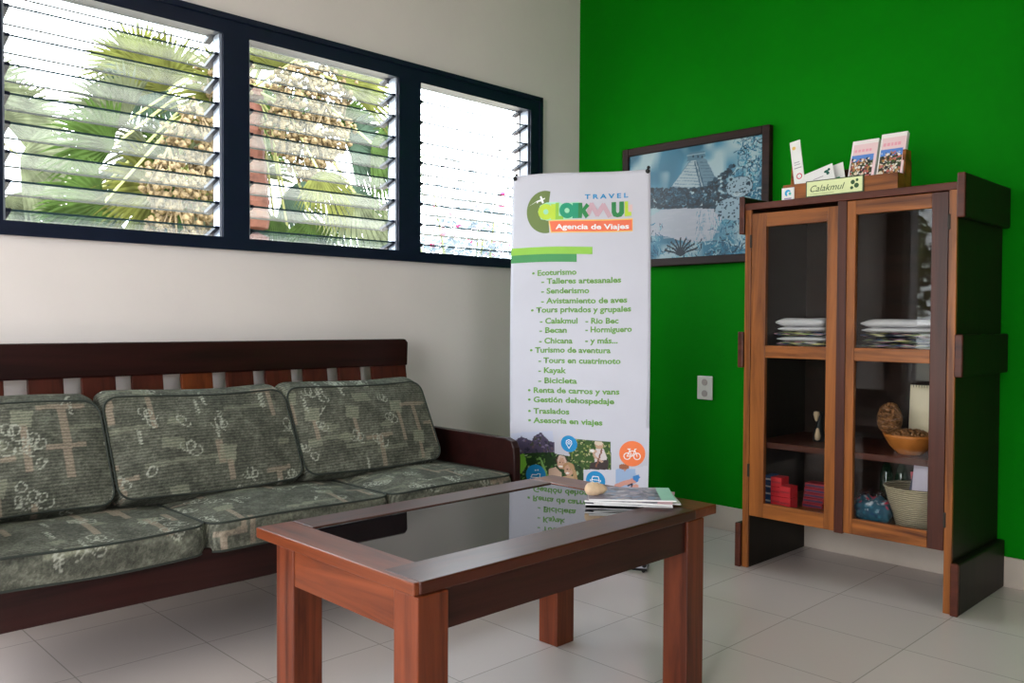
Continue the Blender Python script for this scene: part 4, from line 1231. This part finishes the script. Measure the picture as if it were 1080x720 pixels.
# ------------------------------------------------------------------ coffee table
TX0, TX1, TY0, TY1, TZ = 1.062, 2.178, 1.365, 2.030, .52
tab = thing('coffee_table', (1.62, 1.70, 0), 'reddish brown wooden coffee table with dark glass top in front of the sofa', 'table')
gx0, gx1, gy0, gy1 = 1.165, 2.065, 1.495, 1.925
tt = .028
part('end_board', boxes(((TX0, TY0 + .005, TZ - tt), (gx0, TY1, TZ))), M['mahog_lit_y'], tab, bevel=.004)
part('end_board', boxes(((gx1, TY0 + .005, TZ - tt), (TX1, TY1, TZ))), M['mahog_lit_y'], tab, bevel=.004)
part('long_board', boxes(((gx0 - .09, TY0, TZ - tt + .001), (gx1, gy0, TZ + .0008))), M['mahog_x'], tab, bevel=.004)
part('long_board', boxes(((gx0, gy1, TZ - tt), (gx1, TY1, TZ + .0005))), M['mahog_x'], tab, bevel=.004)
part('glass_top', boxes(((gx0 - .001, gy0 - .001, TZ - .012), (gx1 + .001, gy1 + .001, TZ - .003))), M['table_glass'], tab)
for x, y in ((1.066, 1.362), (1.066, 1.850), (2.026, 1.367), (2.026, 1.862)):
    part('leg', boxes(((x, y, 0), (x + .082, y + .082, TZ - tt))), M['mahog_z'], tab, bevel=.003)
ax0, ax1, ay0, ay1, az = 1.070, 2.102, 1.370, 1.938, .405
part('apron', boxes(((ax0, 1.444, az), (ax0 + .022, 1.850, TZ - tt))), M['mahog_lit_y'], tab)
part('apron', boxes(((ax1 - .022, 1.449, az), (ax1, 1.862, TZ - tt))), M['mahog_lit_y'], tab)
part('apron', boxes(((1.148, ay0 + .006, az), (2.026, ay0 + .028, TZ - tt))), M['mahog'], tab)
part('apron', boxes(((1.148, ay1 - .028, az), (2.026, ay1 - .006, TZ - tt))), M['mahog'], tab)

# magazines, shell
r_ = np.random.default_rng(12)
mags = [(.0, (.50, .46, .50), 'lowest'), (7, (.70, .70, .66), 'second'), (-5, (.55, .30, .34), 'third'), (4, (.36, .62, .50), 'topmost')]
zz = TZ + .001
for i, (a, col, nm) in enumerate(mags):
    w, h, th = .19, .25, .004
    t = thing('magazine', (2.03, 1.60, zz), '%s glossy travel magazine of the pile at the right end of the coffee table' % nm, 'magazine', 'magazines on the coffee table')
    part('pages', boxes(((2.03 - w / 2, 1.60 - h / 2, zz), (2.03 + w / 2, 1.60 + h / 2, zz + th))), M['paper'], t)
    cvs = Canvas(60, 80, w, h, (.22, .20, .25))
    for k in range(120): cvs.ell(r_.random() * w, r_.random() * h * .85, .006 + r_.random() * .015, .004 + r_.random() * .008, [(.10, .09, .13), (.40, .32, .33), (.05, .05, .07), (.50, .46, .50), (.14, .22, .35)][r_.integers(5)], .8, r_.random() * 3)
    cvs.put(cvs.Y < h * .18, col)
    sheet('cover', cvs, lambda u, v, w=w, h=h, th=th: (u - w / 2, v - h / 2, th + .0004), M['poster'], t)
    t.rotation_euler = (0, 0, math.radians(38 + a)); t.location = (2.035 + .012 * math.sin(i * 2.1), 1.575 + .008 * math.cos(i * 1.7), zz)
    zz += th + .0012
bm = bmesh.new(); bmesh.ops.create_icosphere(bm, subdivisions=4, radius=1)
for v in bm.verts:
    p = v.co; k = 1 - .28 * p.x
    v.co = Vector((p.x * .034, p.y * .021 * k, max(p.z, -.8) * .020 * k * (1 + .06 * math.sin(p.x * 14))))
bmesh.ops.rotate(bm, verts=bm.verts, matrix=Matrix.Rotation(math.radians(-40), 3, 'Z'))
o = obj('seashell', bm, M['stone'], None, smooth=True); o.location = (1.945, 1.635, zz + .0155)
tag(o, 'tan rounded shell resting on the magazines', 'shell')

# ------------------------------------------------------------------ outdoors
struct('ground', boxes(((-30, -8, -.16), (40, 40, -.11))), mat('pale_yard', (.42, .40, .33), .9, var=.2, scale=1.5))
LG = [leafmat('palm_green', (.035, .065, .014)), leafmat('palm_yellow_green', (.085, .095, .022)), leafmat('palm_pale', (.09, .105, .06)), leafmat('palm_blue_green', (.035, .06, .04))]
FRU = mat('palm_fruit', (.13, .095, .045), .6, var=.4, scale=20)
TRK = mat('reddish_trunk', (.11, .045, .03), .8, var=.3, scale=12, bump=.5, bscale=14)
PET = mat('petiole', (.28, .30, .12), .6)


def fan(bm, c, out, up, R, n, rnd, droop=.25, spread=2.6):
    """fan leaf: blades radiating from c in the plane of out/up"""
    out = Vector(out).normalized(); up = Vector(up); up = (up - out * up.dot(out)).normalized(); nrm = out.cross(up)
    for k in range(n):
        a = spread * (k / (n - 1) - .5)
        d = (out * math.cos(a) + up * math.sin(a)).normalized(); sd = nrm.cross(d).normalized()
        L = R * (1 - .25 * abs(a) / spread) * rnd.uniform(.9, 1.08); w = R * spread / n * .42
        prev = None
        for s in range(6):
            f = s / 5; ww = w * (.25 + 1.5 * f if f < .5 else 1.0 * (1 - f) * 2) * .9
            p = Vector(c) + d * L * f + Vector((0, 0, -droop * R * f ** 2.5)) + nrm * (.015 * (k % 2) * R)
            q = (bm.verts.new(p - sd * ww), bm.verts.new(p + nrm * ww * .35), bm.verts.new(p + sd * ww))
            if prev:
                bm.faces.new((prev[0], prev[1], q[1], q[0])); bm.faces.new((prev[1], prev[2], q[2], q[1]))
            prev = q


def cluster(c, L, rad, n, rnd):
    """hanging fruit bunch"""
    bm = bmesh.new()
    for k in range(n):
        f = rnd.random(); a = rnd.uniform(0, 6.283); r = rad * math.sin(math.pi * min(.98, .12 + f * .85)) * rnd.uniform(.3, 1)
        bmesh.ops.create_icosphere(bm, subdivisions=1, radius=rnd.uniform(.022, .036), matrix=Matrix.Translation((c[0] + r * math.cos(a), c[1] + r * math.sin(a), c[2] - f * L)))
    for k in range(14):
        a = rnd.uniform(0, 6.283); tube(bm, [(c[0], c[1], c[2] + .1), (c[0] + rad * .6 * math.cos(a), c[1] + rad * .6 * math.sin(a), c[2] - L * .5), (c[0] + rad * .5 * math.cos(a), c[1] + rad * .5 * math.sin(a), c[2] - L)], .008, 4)
    return bm


def palm(base, top, label, fans, clusters, seed, trunk_r=.13, mats=LG):
    rnd = random.Random(seed)
    t = thing('fan_palm', base, label, 'tree')
    b, tp = Vector(base), Vector(top)
    bm = bmesh.new(); N = 40
    tube(bm, [b.lerp(tp, i / N) + Vector((.03 * math.sin(i * .3), 0, 0)) for i in range(N + 1)], [trunk_r * (1.08 if i % 2 else .95) for i in range(N + 1)], 14)
    part('trunk', bm, TRK, t, smooth=False)
    for (c, out, up, R, mi) in fans:
        c = Vector(c); bm = bmesh.new()
        fan(bm, c, out, up, R, 30, rnd)
        f = part('frond', bm, mats[mi], t)
        bm = bmesh.new(); mid = (tp + c) / 2 + Vector((0, 0, .25)); tube(bm, [tp, mid, c], .014, 5)
        bmesh.ops.translate(bm, verts=bm.verts, vec=-b); obj('leaf_stalk', bm, PET, f)
    for (c, L, r, n) in clusters:
        part('fruit_cluster', cluster(c, L, r, n, rnd), FRU, t)
    return t


# coordinates at about 4.6 m beyond the window wall
fans = []
rn = random.Random(5)
def fa(x, z, ox, oz, R, mi, y=None, oy=-.25):
    fans.append(((x, (8 + rn.uniform(-.7, .5)) if y is None else y, z), (ox, oy, oz), (-oz, .2, ox), R, mi))
fa(2.75, 2.10, -1, -.05, .70, 0); fa(3.0, 1.85, -.9, -.5, .65, 0); fa(2.9, 2.65, -1, .3, .70, 0); fa(3.1, 2.95, -.9, .5, .75, 2)
fa(3.3, 2.3, -1, -.2, .8, 1); fa(3.45, 3.3, -.5, .8, .8, 1); fa(3.6, 3.7, -.2, 1, .9, 2); fa(3.9, 3.2, -.7, .4, .8, 1)
fa(3.5, 2.0, -.6, -.8, .6, 3); fa(2.5, 1.95, -.8, -.7, .45, 0); fa(3.3, 1.75, -.2, -1, .5, 0)
fa(4.96, 2.35, .25, -1, .75, 2, 7.4); fa(4.7, 2.1, .1, -1, .6, 0, 7.8); fa(5.2, 2.9, .9, -.35, .75, 0); fa(5.1, 3.1, 1, .15, .7, 0)
fa(4.9, 3.5, .6, .6, .8, 1); fa(4.6, 3.9, .2, 1, .9, 1); fa(4.4, 3.6, -.3, .9, .8, 1); fa(5.3, 2.45, .8, -.7, .75, 3, 8.3); fa(4.5, 2.5, .4, -.9, .55, 1)
fa(5.0, 2.9, .8, -.1, .7, 3); fa(4.5, 2.15, -.2, -1, .5, 0, 8.2); fa(5.4, 2.15, .6, -.8, .6, 2, 7.7); fa(4.85, 2.0, .4, -.9, .55, 3, 8.5)
for k in range(20):
    a = rn.uniform(0, 6.28)
    fa(rn.uniform(3.1, 5.2), rn.uniform(1.9, 3.7), math.cos(a), math.sin(a) - .3, rn.uniform(.6, .85), rn.randrange(4), rn.uniform(8.7, 9.6))
for k in range(6):
    a = rn.uniform(0, 6.28)
    fa(rn.uniform(3.3, 3.9), rn.uniform(2.0, 2.9), math.cos(a), math.sin(a) - .4, .6, (0, 2)[k % 2], 8.5)
cl_ = [((3.42, 7.7, 3.0), .55, .30, 170), ((3.15, 7.6, 2.5), .5, .28, 160), ((3.5, 7.6, 2.45), .6, .30, 170), ((3.7, 7.9, 2.9), .6, .26, 140), ((3.75, 7.7, 3.6), .6, .30, 170),
       ((4.5, 7.7, 3.6), .6, .35, 200), ((4.75, 7.6, 3.15), .45, .38, 200), ((4.55, 7.6, 2.95), .5, .32, 170), ((4.9, 7.8, 3.7), .5, .35, 180), ((4.35, 7.7, 3.2), .5, .25, 120), ((3.2, 7.6, 2.05), .4, .25, 110)]
palm((4.25, 8.1, -.11), (4.2, 8.1, 3.4), 'fan palm with hanging beige fruit clusters outside the left and middle windows', fans, cl_, 3)
fans = []
for k in range(9):
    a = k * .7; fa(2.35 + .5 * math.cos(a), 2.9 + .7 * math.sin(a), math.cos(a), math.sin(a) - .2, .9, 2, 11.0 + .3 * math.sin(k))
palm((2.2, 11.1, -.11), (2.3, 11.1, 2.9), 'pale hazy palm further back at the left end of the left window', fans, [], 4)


def leaf_cloud(c, r, n, size, seed, shell=.3):
    rnd = random.Random(seed); P = []; F = []
    for k in range(n):
        a = rnd.uniform(0, 6.283); z = rnd.uniform(-1, 1); s = math.sqrt(1 - z * z); q = (rnd.uniform(shell, 1)) 
        q *= 1 + .25 * math.sin(3 * a + z * 4)
        p = Vector((c[0] + r[0] * q * s * math.cos(a), c[1] + r[1] * q * s * math.sin(a), c[2] + r[2] * q * z))
        d = Vector((rnd.uniform(-1, 1), rnd.uniform(-1, 1), rnd.uniform(-1, .6))).normalized(); e = d.orthogonal().normalized(); l = size * rnd.uniform(.6, 1.3)
        i = len(P); P += [p, p + d * l * .5 + e * l * .28, p + d * l, p + d * l * .5 - e * l * .28]; F.append((i, i + 1, i + 2, i + 3))
    return P, F


def shrub(name, base, c, r, n, size, seed, m, label, extra=None, cat='shrub'):
    t = thing(name, base, label, cat)
    P, F = leaf_cloud(c, r, n, size, seed); b = Vector(base)
    me = bpy.data.meshes.new('foliage'); me.from_pydata([tuple(p - b) for p in P], [], F); link('foliage', me, m, t)
    bm = bmesh.new(); rnd = random.Random(seed)
    for k in range(6):
        e = Vector((c[0] + rnd.uniform(-.7, .7) * r[0], c[1] + rnd.uniform(-.7, .7) * r[1], c[2] + rnd.uniform(-.2, .8) * r[2]))
        tube(bm, [b, b.lerp(e, .5) + Vector((rnd.uniform(-.1, .1), 0, .1)), e], [.05, .03, .01], 6)
    part('stem', bm, PET, t)
    if extra:
        P, F = leaf_cloud(c, r, extra[0], extra[1], seed + 5, .6)
        me = bpy.data.meshes.new('flowers'); me.from_pydata([tuple(p - b) for p in P], [], F); link('flowers', me, extra[2], t)
    return t


PINK = leafmat('bougainvillea_pink', (.30, .03, .09), .3, .4)
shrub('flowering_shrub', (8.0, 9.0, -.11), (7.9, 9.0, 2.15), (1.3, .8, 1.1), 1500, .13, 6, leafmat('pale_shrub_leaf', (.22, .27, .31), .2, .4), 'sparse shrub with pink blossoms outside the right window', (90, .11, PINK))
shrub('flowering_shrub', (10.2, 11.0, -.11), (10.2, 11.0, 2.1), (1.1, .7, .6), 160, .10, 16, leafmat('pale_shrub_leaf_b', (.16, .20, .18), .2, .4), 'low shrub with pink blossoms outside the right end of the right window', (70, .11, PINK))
# garden outside the west doorway, seen only as a reflection in the cabinet glass
for k, (x, y, z, r) in enumerate(((-5.2, 4.6, 1.9, 1.2), (-6.4, 1.6, 2.4, 1.5), (-4.6, 7.6, 1.8, 1.2))):
    shrub('garden_tree', (x, y, -.11), (x, y, z), (r, r, r * .95), 900, .15, 40 + k, LG[(1, 0, 1)[k]], ['leafy yellow-green tree beyond the porch railing', 'tall green tree beyond the porch railing', 'low leafy tree at the corner of the porch garden'][k], None, 'tree')
rl = thing('porch_railing', (-3.0, 3.0, -.11), 'dark wooden porch railing reflected in the cabinet glass', 'railing')
for z in (.35, .95):
    part('rail', boxes(((-3.03, .5, z), (-2.97, 5.5, z + .09))), M['cab_side'], rl)
for y in (.5, 2.1, 3.7, 5.4):
    part('post', boxes(((-3.05, y, -.11), (-2.95, y + .1, 1.04))), M['cab_side'], rl)
